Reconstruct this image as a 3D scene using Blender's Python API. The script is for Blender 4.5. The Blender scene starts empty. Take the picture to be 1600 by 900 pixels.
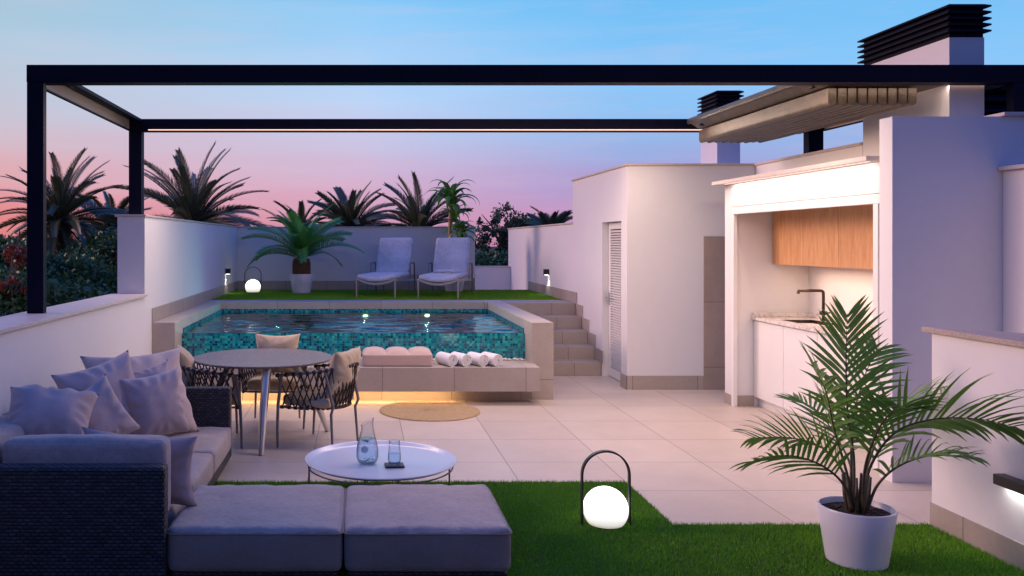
import bpy, math, random
import numpy as np
from mathutils import Vector, Matrix, noise as mnoise
R = math.radians
random.seed(7); rng = np.random.default_rng(7)
S = bpy.context.scene
# ------------------------------------------------------------------ camera
H, F = 1.70, 1333.0
cam = bpy.data.objects.new('camera', bpy.data.cameras.new('camera')); S.collection.objects.link(cam)
cam.location = (0, 0, H); cam.rotation_euler = (R(90), 0, 0)
cam.data.sensor_width = 36; cam.data.lens = 36*F/1600
cam.data.shift_x = (800-563)/1600; cam.data.shift_y = -(450-378)/1600
cam.data.clip_start = 0.05; cam.data.clip_end = 2000
S.camera = cam
S.view_settings.view_transform = 'Standard'; S.view_settings.look = 'None'
S.view_settings.exposure = 0.0; S.view_settings.gamma = 1
S.cycles.use_denoising = True
S.cycles.max_bounces = 8; S.cycles.transparent_max_bounces = 24; S.cycles.sample_clamp_indirect = 4.0
S.cycles.caustics_reflective = False; S.cycles.caustics_refractive = False
def srgb(r, g, b):
    f = lambda c: (c/255/12.92 if c/255 <= .04045 else ((c/255+.055)/1.055)**2.4)
    return (f(r), f(g), f(b), 1)
# ------------------------------------------------------------------ world (dusk sky by direction)
W = bpy.data.worlds.new('World'); S.world = W; W.use_nodes = True
nt = W.node_tree; nt.nodes.clear()
def N(nt, t, **k):
    n = nt.nodes.new(t)
    for a, v in k.items(): setattr(n, a, v)
    return n
def L(nt, a, b): nt.links.new(a, b)
def math_(nt, op, a, b=None, clamp=False):
    n = N(nt, 'ShaderNodeMath', operation=op); n.use_clamp = clamp
    for i, v in enumerate((a, b)):
        if v is None: continue
        if isinstance(v, (int, float)): n.inputs[i].default_value = v
        else: L(nt, v, n.inputs[i])
    return n.outputs[0]
def ramp(nt, fac, stops, interp='LINEAR'):
    n = N(nt, 'ShaderNodeValToRGB'); cr = n.color_ramp; cr.interpolation = interp
    while len(cr.elements) > 1: cr.elements.remove(cr.elements[-1])
    for i, (p, c) in enumerate(stops):
        e = cr.elements[0] if i == 0 else cr.elements.new(p)
        e.position = p; e.color = c
    L(nt, fac, n.inputs[0]); return n.outputs[0]
def mixc(nt, f, a, b, bt='MIX'):
    n = N(nt, 'ShaderNodeMix', data_type='RGBA', blend_type=bt)
    for i, v in ((0, f), (6, a), (7, b)):
        if isinstance(v, (int, float, tuple)): n.inputs[i].default_value = v
        else: L(nt, v, n.inputs[i])
    return n.outputs[2]
tc = N(nt, 'ShaderNodeTexCoord'); sep = N(nt, 'ShaderNodeSeparateXYZ'); L(nt, tc.outputs['Generated'], sep.inputs[0])
dx, dy, dz = sep.outputs
mp = N(nt, 'ShaderNodeMapping'); mp.inputs['Scale'].default_value = (2.2, 2.2, 22); L(nt, tc.outputs['Generated'], mp.inputs[0])
cl = N(nt, 'ShaderNodeTexNoise'); cl.inputs['Scale'].default_value = 1.6; cl.inputs['Detail'].default_value = 5; L(nt, mp.outputs[0], cl.inputs[0])
clf = math_(nt, 'SUBTRACT', cl.outputs[0], .5)
el = math_(nt, 'ADD', dz, math_(nt, 'MULTIPLY', clf, .055))
e4 = math_(nt, 'MULTIPLY', el, 2.0, True)      # 0 at horizon, .53 at the top of the photograph
left = ramp(nt, e4, [(0, srgb(222, 118, 116)), (.06, srgb(230, 142, 142)), (.14, srgb(226, 170, 176)), (.26, srgb(204, 194, 208)), (.42, srgb(178, 204, 222)), (.56, srgb(168, 196, 212)), (.74, (.13,.29,.64,1)), (1, (.03,.165,.74,1))])
mid = ramp(nt, e4, [(0, srgb(206, 138, 164)), (.06, srgb(214, 158, 184)), (.14, srgb(214, 178, 208)), (.24, srgb(202, 200, 232)), (.34, srgb(190, 214, 248)), (.54, srgb(140, 204, 250)), (.74, (.13,.29,.66,1)), (1, (.03,.165,.74,1))])
right = ramp(nt, e4, [(0, srgb(196, 134, 176)), (.05, srgb(196, 146, 192)), (.12, srgb(170, 156, 210)), (.22, srgb(152, 182, 232)), (.34, srgb(140, 200, 250)), (.54, srgb(108, 190, 246)), (.74, (.13,.29,.66,1)), (1, (.03,.165,.74,1))])
f1 = N(nt, 'ShaderNodeMapRange'); f1.inputs[1].default_value = -.42; f1.inputs[2].default_value = .02; L(nt, dx, f1.inputs[0])
f2 = N(nt, 'ShaderNodeMapRange'); f2.inputs[1].default_value = .0; f2.inputs[2].default_value = .30; L(nt, dx, f2.inputs[0])
c = mixc(nt, f1.outputs[0], left, mid); c = mixc(nt, f2.outputs[0], c, right)
f3 = N(nt, 'ShaderNodeMapRange'); f3.inputs[1].default_value = .62; f3.inputs[2].default_value = .88; L(nt, dx, f3.inputs[0])
c = mixc(nt, f3.outputs[0], c, ramp(nt, e4, [(0, (.07, .14, .40, 1)), (.25, (.06, .22, .88, 1)), (1, (.05, .21, .85, 1))]))
# the sky away from the afterglow (behind the viewer) is a deeper, darker blue
back = ramp(nt, e4, [(0, (.05,.035,.045,1)), (.25, (.10,.085,.15,1)), (.6, (.09,.12,.32,1)), (1, (.04,.14,.62,1))])
fb = N(nt, 'ShaderNodeMapRange'); fb.inputs[1].default_value = .25; fb.inputs[2].default_value = -.55; L(nt, dy, fb.inputs[0])
c = mixc(nt, fb.outputs[0], c, back)
low = math_(nt, 'MULTIPLY', dz, -14, True)
c = mixc(nt, low, c, srgb(60, 56, 78))
cw = N(nt, 'ShaderNodeTexNoise'); cw.inputs['Scale'].default_value = 2.3; cw.inputs['Detail'].default_value = 7; cw.inputs['Roughness'].default_value = .62; L(nt, mp.outputs[0], cw.inputs[0])
c = mixc(nt, math_(nt, 'MULTIPLY', math_(nt, 'SUBTRACT', cw.outputs[0], .50, True), 1.5, True), c, mixc(nt, .5, c, srgb(228, 196, 214)))
bg = N(nt, 'ShaderNodeBackground'); bg.inputs[1].default_value = 1.0; L(nt, c, bg.inputs[0])
wo = N(nt, 'ShaderNodeOutputWorld'); L(nt, bg.outputs[0], wo.inputs[0])
# ------------------------------------------------------------------ sun: soft afterglow from the left
sl = bpy.data.lights.new('afterglow', 'SUN'); sl.energy = 2.0; sl.angle = R(24); sl.color = (1.0, .60, .52)
so = bpy.data.objects.new('afterglow', sl); S.collection.objects.link(so)
so.rotation_euler = Vector((-.93, .16, .30)).to_track_quat('Z', 'Y').to_euler()
# ------------------------------------------------------------------ LED strips shown lit (area lights lie on them), plus added fill lamps
WARM = (1.0, .73, .56)
def strip_light(name, loc, direction, length, width, power, col, along):
    a = bpy.data.lights.new(name, 'AREA'); a.shape = 'RECTANGLE'; a.size = length; a.size_y = width
    a.energy = power; a.color = col
    o = bpy.data.objects.new(name, a); S.collection.objects.link(o); o.location = loc
    z = -Vector(direction).normalized(); x = Vector(along).normalized(); y = z.cross(x)
    o.rotation_euler = Matrix((x, y, z)).transposed().to_euler()
    return o
strip_light('led_light_back_beam', (.7, 9.20, 2.905), (0, -.28, -1), 5.4, .02, 92, WARM, (1, 0, 0))
strip_light('led_light_front_beam', (1.95, 6.605, 2.905), (0, .35, -1), 3.1, .02, 58, WARM, (1, 0, 0))
strip_light('led_light_fold_front', (4.1, 6.59, 2.905), (0, .15, -1), 1.1, .01, 1.1, WARM, (1, 0, 0))
strip_light('fascia_fill_light', (3.770, 7.6, 2.288), (.50, 0, -1), 2.45, .02, 5.5, (1.0, .76, .64), (0, 1, 0))  # added fill to brighten the fascia, no lamp seen under the slab
strip_light('led_light_bench', (-.45, 9.03, .122), (0, .35, -1), 2.9, .02, 7, (1.0, .60, .28), (1, 0, 0))
strip_light('niche_fill_light', (4.45, 7.6, 1.455), (-.1, 0, -1), 2.0, .02, 6, (1, .68, .46), (0, 1, 0))  # added fill that warms the niche, no worktop lamp seen
for px_ in (.074, .964):
    strip_light('pool_light', (px_, 12.33, .62), (0, -1, -.15), .06, .04, 14, (.55, 1.0, .9), (1, 0, 0))
strip_light('pool_light', (-1.2, 12.33, .35), (0, -1, .1), .06, .04, 14, (.55, 1.0, .9), (1, 0, 0))  # unseen lamp added to brighten the pool, has no fixture

# ================================================================== helpers
def tag(o, label=None, cat=None, group=None, kind=None):
    if label: o['label'] = label
    if cat: o['category'] = cat
    if group: o['group'] = group
    if kind: o['kind'] = kind
    return o
def empty(name, loc, label, cat, group=None, rz=0):
    o = bpy.data.objects.new(name, None); S.collection.objects.link(o); o.location = loc; o.rotation_euler = (0, 0, rz)
    o.empty_display_size = .1
    return tag(o, label, cat, group)
def worldloc(p):
    v = Vector((0, 0, 0))
    while p is not None: v += p.location; p = p.parent
    return v
class MB:
    def __init__(s): s.v = []; s.f = []; s.uv = None
    def add(s, vs, fs):
        b = len(s.v); s.v += [tuple(x) for x in vs]; s.f += [tuple(b+i for i in f) for f in fs]; return s
    def box(s, x0, x1, y0, y1, z0, z1):
        vs = [(x0,y0,z0),(x1,y0,z0),(x1,y1,z0),(x0,y1,z0),(x0,y0,z1),(x1,y0,z1),(x1,y1,z1),(x0,y1,z1)]
        return s.add(vs, [(3,2,1,0),(4,5,6,7),(0,1,5,4),(1,2,6,5),(2,3,7,6),(3,0,4,7)])
    def prism(s, poly, a0, a1, axis='z'):
        n = len(poly)
        def P(p, a): return {'z': (p[0], p[1], a), 'y': (p[0], a, p[1]), 'x': (a, p[0], p[1])}[axis]
        vs = [P(p, a0) for p in poly] + [P(p, a1) for p in poly]
        fs = [tuple(range(n))[::-1], tuple(range(n, 2*n))] + [(i, (i+1) % n, n+(i+1) % n, n+i) for i in range(n)]
        return s.add(vs, fs)
    def tube(s, pts, r, n=8, cap=True, flat=1.0, up=None):
        pts = [Vector(p) for p in pts]; m = len(pts)
        rs = r if hasattr(r, '__len__') else [r]*m
        vs = []; prev = None
        for i, p in enumerate(pts):
            t = (pts[min(i+1, m-1)]-pts[max(i-1, 0)]).normalized()
            if prev is None:
                a = Vector(up) if up else (Vector((0, 0, 1)) if abs(t.z) < .9 else Vector((1, 0, 0)))
                u = t.cross(a).normalized()
            else:
                u = (prev - t*prev.dot(t)).normalized()
            w = t.cross(u); prev = u
            for k in range(n):
                an = 2*math.pi*k/n
                vs.append(p + u*math.cos(an)*rs[i] + w*math.sin(an)*rs[i]*flat)
        fs = [(i*n+k, i*n+(k+1) % n, (i+1)*n+(k+1) % n, (i+1)*n+k) for i in range(m-1) for k in range(n)]
        if cap: fs += [tuple(range(n))[::-1], tuple((m-1)*n+k for k in range(n))]
        return s.add(vs, fs)
    def lathe(s, prof, c=(0, 0, 0), n=48, close=False):
        vs = []; 
        for (r, z) in prof:
            for k in range(n):
                a = 2*math.pi*k/n; vs.append((c[0]+r*math.cos(a), c[1]+r*math.sin(a), c[2]+z))
        m = len(prof)
        fs = [(i*n+k, i*n+(k+1) % n, (i+1)*n+(k+1) % n, (i+1)*n+k) for i in range(m-1) for k in range(n)]
        if prof[0][0] > 1e-5 and not close: fs.append(tuple(range(n))[::-1])
        if prof[-1][0] > 1e-5 and not close: fs.append(tuple((m-1)*n+k for k in range(n)))
        return s.add(vs, fs)
    def map(s, fn): s.v = [tuple(fn(Vector(v))) for v in s.v]; return s
    def build(s, name, m, parent=None, smooth=False, bevel=0, seg=2, subsurf=0, auto=None):
        off = worldloc(parent)
        me = bpy.data.meshes.new(name)
        me.from_pydata([(v[0]-off.x, v[1]-off.y, v[2]-off.z) for v in s.v], [], s.f)
        me.validate(); me.update()
        import bmesh
        b = bmesh.new(); b.from_mesh(me); bmesh.ops.remove_doubles(b, verts=b.verts, dist=1e-5); bmesh.ops.recalc_face_normals(b, faces=b.faces); b.to_mesh(me); b.free()
        me.materials.append(m)
        if smooth: me.polygons.foreach_set('use_smooth', [True]*len(me.polygons))
        if auto is not None: me.set_sharp_from_angle(angle=R(auto))
        o = bpy.data.objects.new(name, me); S.collection.objects.link(o)
        if parent: o.parent = parent
        if bevel:
            md = o.modifiers.new('bevel', 'BEVEL'); md.width = bevel; md.segments = seg; md.limit_method = 'ANGLE'; md.angle_limit = R(40)
            md.harden_normals = False
        if subsurf:
            md = o.modifiers.new('sub', 'SUBSURF'); md.levels = md.render_levels = subsurf
        return o
def np_mesh(name, V, Fc, m, parent=None, smooth=False):
    """V (n,3) float, Fc (k,3|4) int"""
    off = worldloc(parent); V = np.asarray(V, dtype=np.float32) - np.array(off, dtype=np.float32)
    Fc = np.asarray(Fc, dtype=np.int32); k, w = Fc.shape
    me = bpy.data.meshes.new(name)
    me.vertices.add(len(V)); me.vertices.foreach_set('co', V.ravel())
    me.loops.add(k*w); me.loops.foreach_set('vertex_index', Fc.ravel())
    me.polygons.add(k); me.polygons.foreach_set('loop_start', np.arange(k, dtype=np.int32)*w)
    me.update(calc_edges=True); me.validate()
    if smooth: me.polygons.foreach_set('use_smooth', [True]*k)
    me.materials.append(m)
    o = bpy.data.objects.new(name, me); S.collection.objects.link(o)
    if parent: o.parent = parent
    return o
def copy_tree(o, parent=None):
    c = o.copy(); S.collection.objects.link(c)
    if parent: c.parent = parent
    for ch in list(o.children): copy_tree(ch, c)
    return c
# ------------------------------------------------------------------ materials
def newmat(name):
    m = bpy.data.materials.new(name); m.use_nodes = True
    return m, m.node_tree, m.node_tree.nodes['Principled BSDF']
def objco(nt, geo=True):
    if geo: return N(nt, 'ShaderNodeNewGeometry').outputs['Position']
    return N(nt, 'ShaderNodeTexCoord').outputs['Object']
def noise_(nt, co, scale, detail=4, rough=.5, sc=None):
    if sc:
        mp = N(nt, 'ShaderNodeMapping'); mp.inputs['Scale'].default_value = sc; L(nt, co, mp.inputs[0]); co = mp.outputs[0]
    n = N(nt, 'ShaderNodeTexNoise'); n.inputs['Scale'].default_value = scale; n.inputs['Detail'].default_value = detail; n.inputs['Roughness'].default_value = rough
    L(nt, co, n.inputs[0]); return n.outputs[0]
def bump_(nt, h, strength, dist, bs):
    b = N(nt, 'ShaderNodeBump'); b.inputs['Strength'].default_value = strength; b.inputs['Distance'].default_value = dist
    L(nt, h, b.inputs['Height']); L(nt, b.outputs[0], bs.inputs['Normal']); return b
def M(name, col, rough=.6, var=.12, scale=6, metal=0, bump=0, bscale=60, bdist=.002, spec=.5, sc=None, trans=0, sheen=0, obj=False, coat=0):
    m, nt, bs = newmat(name); co = objco(nt, not obj)
    n = noise_(nt, co, scale, 5, .6, sc)
    a = tuple(min(1, c*(1-var)) for c in col)+(1,); b = tuple(min(1, c*(1+var)) for c in col)+(1,)
    L(nt, ramp(nt, n, [(.3, a), (.7, b)]), bs.inputs['Base Color'])
    bs.inputs['Roughness'].default_value = rough; bs.inputs['Metallic'].default_value = metal
    bs.inputs['Specular IOR Level'].default_value = spec
    if sheen: bs.inputs['Sheen Weight'].default_value = sheen
    if coat: bs.inputs['Coat Weight'].default_value = coat
    if trans: bs.inputs['Transmission Weight'].default_value = trans
    if bump: bump_(nt, noise_(nt, co, bscale, 4, .6, sc), bump, bdist, bs)
    return m
def emit(name, col, strength):
    m, nt, bs = newmat(name); bs.inputs['Emission Color'].default_value = col+(1,); bs.inputs['Emission Strength'].default_value = strength
    bs.inputs['Base Color'].default_value = (.8, .8, .8, 1); return m
def frac_line(nt, v, size, off, w):
    """1 in a joint of width w"""
    t = math_(nt, 'DIVIDE', math_(nt, 'SUBTRACT', v, off), size)
    fr = math_(nt, 'FRACT', t)
    d = math_(nt, 'ABSOLUTE', math_(nt, 'SUBTRACT', fr, .5))
    return math_(nt, 'GREATER_THAN', d, .5-w/size/2), math_(nt, 'FLOOR', t)
def stone(name, col, jx=None, jy=None, jz=None, w=.0055, rough=.55, joint=.30, var=.10):
    """stone tiles; jx=(size, offset) puts joints at x planes, etc."""
    m, nt, bs = newmat(name); co = objco(nt); sp = N(nt, 'ShaderNodeSeparateXYZ'); L(nt, co, sp.inputs[0])
    big = noise_(nt, co, 2.2, 6, .65); fine = noise_(nt, co, 38, 6, .7); streak = noise_(nt, co, 9, 4, .6, (1, 5, 1))
    n = math_(nt, 'ADD', math_(nt, 'MULTIPLY', big, .45), math_(nt, 'ADD', math_(nt, 'MULTIPLY', fine, .3), math_(nt, 'MULTIPLY', streak, .25)))
    a = tuple(c*(1-var) for c in col)+(1,); b = tuple(c*(1+var) for c in col)+(1,)
    base = ramp(nt, n, [(.36, a), (.64, b)])
    lines = None; ids = None
    for ax, j in enumerate((jx, jy, jz)):
        if not j: continue
        l, i = frac_line(nt, sp.outputs[ax], j[0], j[1], w)
        lines = l if lines is None else math_(nt, 'MAXIMUM', lines, l)
        i = math_(nt, 'MULTIPLY', i, 3.17+ax*7.7); ids = i if ids is None else math_(nt, 'ADD', ids, i)
    if lines is not None:
        wn = N(nt, 'ShaderNodeTexWhiteNoise', noise_dimensions='1D'); L(nt, ids, wn.inputs['W'])
        tone = math_(nt, 'ADD', .94, math_(nt, 'MULTIPLY', wn.outputs[0], .12))
        hs = N(nt, 'ShaderNodeHueSaturation'); L(nt, tone, hs.inputs['Value']); L(nt, base, hs.inputs['Color']); base = hs.outputs[0]
        base = mixc(nt, lines, base, tuple(c*joint for c in col)+(1,))
        hgt = math_(nt, 'SUBTRACT', math_(nt, 'MULTIPLY', fine, .12), lines)
    else: hgt = math_(nt, 'MULTIPLY', fine, .12)
    L(nt, base, bs.inputs['Base Color']); 
    L(nt, math_(nt, 'ADD', rough-.08, math_(nt, 'MULTIPLY', fine, .16)), bs.inputs['Roughness'])
    bump_(nt, hgt, .5, .002, bs); return m
TILE = .7515
m_floor = stone('floor_stone', (.56, .475, .40), jx=(TILE, .375), jy=(TILE, 5.836), rough=.42)
STONEC = (.40, .345, .30)
m_skirt_x = stone('stone_front', STONEC, jx=(.75, .13), rough=.55)
m_skirt_y = stone('stone_side', STONEC, jy=(.75, .3), rough=.55)
m_bench = stone('stone_bench', (.43, .37, .325), jx=(.75, .232), w=.005)
m_pillar = stone('stone_pillar', (.46, .395, .34), jz=(1.2, .215))
m_riser = stone('stone_steps', (.40, .34, .295), jx=(.62, 2.72), w=.005)
m_clad = stone('stone_cladding', (.37, .295, .25), jz=(.75, .26), w=.005)
m_coping = stone('stone_coping', (.46, .42, .39), jx=(.75, .3))
m_cap = M('wall_cap_stone', (.60, .52, .48), .5, .08, 14, bump=.15, bscale=80)
m_cap2 = M('granular_cap_stone', (.42, .34, .30), .6, .3, 90, bump=.4, bscale=160)
def plaster(name, col):
    m, nt, bs = newmat(name); co = objco(nt)
    n = math_(nt, 'ADD', math_(nt, 'MULTIPLY', noise_(nt, co, .9, 6, .62), .7), math_(nt, 'MULTIPLY', noise_(nt, co, 11, 4, .6), .3))
    L(nt, ramp(nt, n, [(.35, tuple(c*.955 for c in col)+(1,)), (.65, tuple(col)+(1,))]), bs.inputs['Base Color'])
    bs.inputs['Roughness'].default_value = .82; bs.inputs['Specular IOR Level'].default_value = .25
    bump_(nt, noise_(nt, co, 170, 5, .7), .35, .0016, bs); return m
m_wall = plaster('white_render', (.765, .755, .765))
m_white = M('white_lacquer', (.80, .79, .78), .35, .02, 3)
m_dark = M('anthracite_metal', (.0055, .0055, .018), .55, .2, 5, metal=.0, spec=.14, bump=.05, bscale=300, bdist=.0004)
m_beamin = M('beam_inner_lit_metal', (.30, .26, .22), .45, .06, 5)  # beige instead of dark metal: warm strip light put into the colour
m_lite_metal = M('brushed_aluminium', (.62, .63, .66), .28, .05, 20, metal=1)
m_grey_metal = M('taupe_metal', (.20, .185, .195), .42, .05, 10, metal=.3)
m_bronze = M('bronze_metal', (.075, .055, .05), .3, .1, 10, metal=.9)
m_black = M('black_plastic', (.012, .012, .014), .4, .1)
m_lens = emit('lamp_lens', (1, .95, .88), 9)
m_led = emit('led_strip', (1.0, .58, .34), 1.3)
m_globe, nt_, bs_ = newmat('globe_diffuser'); bs_.inputs['Roughness'].default_value = .4
tg_ = N(nt_, 'ShaderNodeTexCoord'); sg_ = N(nt_, 'ShaderNodeSeparateXYZ'); L(nt_, tg_.outputs['Generated'], sg_.inputs[0])
L(nt_, ramp(nt_, sg_.outputs[2], [(0, (.16, .145, .13, 1)), (.12, (.27, .255, .235, 1)), (.38, (.42, .40, .37, 1)), (.62, (1, .95, .87, 1)), (1, (1, .95, .87, 1))]), bs_.inputs['Emission Color']); bs_.inputs['Emission Strength'].default_value = 2.7
# fabric
def fabric(name, col, obj=True, weave=420, wr=.6, crease=.25, var=.10, cs=9):
    m, nt, bs = newmat(name); co = objco(nt, not obj)
    big = noise_(nt, co, 3.5, 5, .6); mott = noise_(nt, co, 38, 5, .7); fi = noise_(nt, co, weave, 3, .6)
    n = math_(nt, 'ADD', math_(nt, 'MULTIPLY', big, .4), math_(nt, 'ADD', math_(nt, 'MULTIPLY', mott, .4), math_(nt, 'MULTIPLY', fi, .2)))
    L(nt, ramp(nt, n, [(.36, tuple(c*(1-var) for c in col)+(1,)), (.64, tuple(c*(1+var) for c in col)+(1,))]), bs.inputs['Base Color'])
    bs.inputs['Roughness'].default_value = .9; bs.inputs['Sheen Weight'].default_value = .25; bs.inputs['Specular IOR Level'].default_value = .2
    h = math_(nt, 'ADD', math_(nt, 'MULTIPLY', fi, .12), math_(nt, 'ADD', math_(nt, 'MULTIPLY', mott, crease*.6), math_(nt, 'MULTIPLY', noise_(nt, co, cs, 4, .6), crease*2)))
    bump_(nt, h, wr, .012, bs); return m
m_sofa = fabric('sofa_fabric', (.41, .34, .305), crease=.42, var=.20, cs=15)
m_sofa_side = fabric('sofa_fabric_shaded', (.30, .235, .19), crease=.10, var=.16)  # darker, browner copy of the fabric: side shade put into the colour
m_pillow = fabric('pillow_linen', (.48, .375, .36), crease=.05)
m_pillow2 = fabric('pillow_pale_linen', (.56, .44, .40), crease=.05)
m_beige = fabric('beige_cushion', (.52, .40, .27), crease=.05)
m_pink = fabric('pink_velvet', (.56, .41, .36), crease=.06, wr=.3, var=.06)
m_loungef = fabric('lounger_fabric', (.55, .56, .60), crease=.4, var=.30)
m_towel = fabric('white_terry', (.80, .78, .77), weave=300, crease=.1, wr=.8, var=.04)
m_canvas = None
def canvas():
    m, nt, bs = newmat('canopy_canvas'); co = objco(nt)
    n = math_(nt, 'ADD', math_(nt, 'MULTIPLY', noise_(nt, co, 10, 6, .7), .6), math_(nt, 'MULTIPLY', noise_(nt, co, 160, 3, .6), .4))
    L(nt, ramp(nt, n, [(.38, (.030, .022, .015, 1)), (.62, (.115, .082, .050, 1))]), bs.inputs['Base Color'])
    bs.inputs['Roughness'].default_value = .36; bs.inputs['Specular IOR Level'].default_value = .8; bump_(nt, n, .7, .006, bs); return m
m_canvas = canvas()
def wicker():
    m, nt, bs = newmat('woven_wicker'); co = objco(nt); sp = N(nt, 'ShaderNodeSeparateXYZ'); L(nt, co, sp.inputs[0])
    u = math_(nt, 'ADD', sp.outputs[0], sp.outputs[1])
    nzz = math_(nt, 'MULTIPLY', math_(nt, 'SUBTRACT', noise_(nt, co, 26, 2), .5), .014)
    cb = N(nt, 'ShaderNodeCombineXYZ'); L(nt, math_(nt, 'ADD', u, nzz), cb.inputs[0]); L(nt, math_(nt, 'ADD', sp.outputs[2], math_(nt, 'MULTIPLY', nzz, .45)), cb.inputs[1])
    br = N(nt, 'ShaderNodeTexBrick'); br.offset = .5; L(nt, cb.outputs[0], br.inputs[0])
    br.inputs['Scale'].default_value = 1; br.inputs['Brick Width'].default_value = .037; br.inputs['Row Height'].default_value = .0175
    br.inputs['Mortar Size'].default_value = .0038; br.inputs['Mortar Smooth'].default_value = 1; br.inputs['Bias'].default_value = 0
    br.inputs['Color1'].default_value = (.042, .036, .038, 1); br.inputs['Color2'].default_value = (.105, .090, .092, 1); br.inputs['Mortar'].default_value = (.003, .003, .005, 1)
    # rounded strands: height follows each strand's own arc
    fu = math_(nt, 'FRACT', math_(nt, 'DIVIDE', sp.outputs[2], .0175)); arc = math_(nt, 'SINE', math_(nt, 'MULTIPLY', fu, math.pi))
    w2 = math_(nt, 'SINE', math_(nt, 'MULTIPLY', u, 2*math.pi/.037)); row = math_(nt, 'FLOOR', math_(nt, 'DIVIDE', sp.outputs[2], .0175))
    sg = math_(nt, 'SUBTRACT', math_(nt, 'MULTIPLY', math_(nt, 'MODULO', math_(nt, 'ABSOLUTE', row), 2), 2), 1)
    hgt = math_(nt, 'ADD', math_(nt, 'MULTIPLY', arc, .15), math_(nt, 'MULTIPLY', math_(nt, 'MULTIPLY', w2, sg), .45))
    v = mixc(nt, math_(nt, 'MULTIPLY', noise_(nt, co, 60, 2), .5), br.outputs['Color'], (.03, .03, .04, 1))
    L(nt, v, bs.inputs['Base Color']); bs.inputs['Roughness'].default_value = .5
    bump_(nt, math_(nt, 'SUBTRACT', hgt, math_(nt, 'MULTIPLY', br.outputs['Fac'], .9)), 1.0, .006, bs); return m
m_wicker = wicker()
def mosaic():
    m, nt, bs = newmat('glass_mosaic'); co = objco(nt)
    geo = N(nt, 'ShaderNodeNewGeometry'); s = .0285
    sc = N(nt, 'ShaderNodeVectorMath', operation='SCALE'); sc.inputs['Scale'].default_value = 1/s; L(nt, co, sc.inputs[0])
    ad = N(nt, 'ShaderNodeVectorMath', operation='ADD'); ad.inputs[1].default_value = (.137, .371, .213); L(nt, sc.outputs[0], ad.inputs[0])
    fl = N(nt, 'ShaderNodeVectorMath', operation='FLOOR'); L(nt, ad.outputs[0], fl.inputs[0])
    wn = N(nt, 'ShaderNodeTexWhiteNoise', noise_dimensions='3D'); L(nt, fl.outputs[0], wn.inputs['Vector'])
    colr = ramp(nt, wn.outputs[0], [(0, (.002, .10, .16, 1)), (.14, (.004, .27, .31, 1)), (.36, (.009, .42, .44, 1)), (.54, (.003, .17, .24, 1)), (.70, (.02, .52, .48, 1)), (.80, (.006, .27, .38, 1)), (.93, (.0, .065, .13, 1))], 'CONSTANT')
    fr = N(nt, 'ShaderNodeVectorMath', operation='FRACTION'); L(nt, ad.outputs[0], fr.inputs[0])
    s3 = N(nt, 'ShaderNodeSeparateXYZ'); L(nt, fr.outputs[0], s3.inputs[0])
    nn = N(nt, 'ShaderNodeSeparateXYZ'); L(nt, geo.outputs['True Normal'], nn.inputs[0])
    g = None
    for i in range(3):
        d = math_(nt, 'ABSOLUTE', math_(nt, 'SUBTRACT', s3.outputs[i], .5))
        l = math_(nt, 'MULTIPLY', math_(nt, 'GREATER_THAN', d, .445), math_(nt, 'LESS_THAN', math_(nt, 'ABSOLUTE', nn.outputs[i]), .5))
        g = l if g is None else math_(nt, 'MAXIMUM', g, l)
    L(nt, mixc(nt, g, colr, (.03, .17, .19, 1)), bs.inputs['Base Color'])
    L(nt, math_(nt, 'ADD', .08, math_(nt, 'MULTIPLY', g, .5)), bs.inputs['Roughness']); bs.inputs['Specular IOR Level'].default_value = .7
    bump_(nt, math_(nt, 'MULTIPLY', g, -1), .6, .002, bs); return m
m_mosaic = mosaic()
def water():
    m = bpy.data.materials.new('pool_water'); m.use_nodes = True; nt = m.node_tree; nt.nodes.clear()
    co = N(nt, 'ShaderNodeNewGeometry').outputs['Position']
    h = math_(nt, 'ADD', noise_(nt, co, 2.6, 3, .6, (.55, 2.2, 1)), math_(nt, 'MULTIPLY', noise_(nt, co, 9, 3, .55, (.5, 1.6, 1)), .30))
    b = N(nt, 'ShaderNodeBump'); b.inputs['Strength'].default_value = 1; b.inputs['Distance'].default_value = .008; L(nt, h, b.inputs['Height'])
    fr = N(nt, 'ShaderNodeFresnel'); fr.inputs[0].default_value = 1.33; L(nt, b.outputs[0], fr.inputs['Normal'])
    tr = N(nt, 'ShaderNodeBsdfTransparent'); tr.inputs[0].default_value = (.17, .52, .56, 1)
    gl = N(nt, 'ShaderNodeBsdfGlossy'); gl.inputs['Roughness'].default_value = .02; L(nt, b.outputs[0], gl.inputs['Normal'])
    mx = N(nt, 'ShaderNodeMixShader'); L(nt, math_(nt, 'ADD', math_(nt, 'MULTIPLY', fr.outputs[0], 1.25), .08, True), mx.inputs[0]); L(nt, tr.outputs[0], mx.inputs[1]); L(nt, gl.outputs[0], mx.inputs[2])
    o = N(nt, 'ShaderNodeOutputMaterial'); L(nt, mx.outputs[0], o.inputs[0]); return m
m_water = water()
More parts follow.
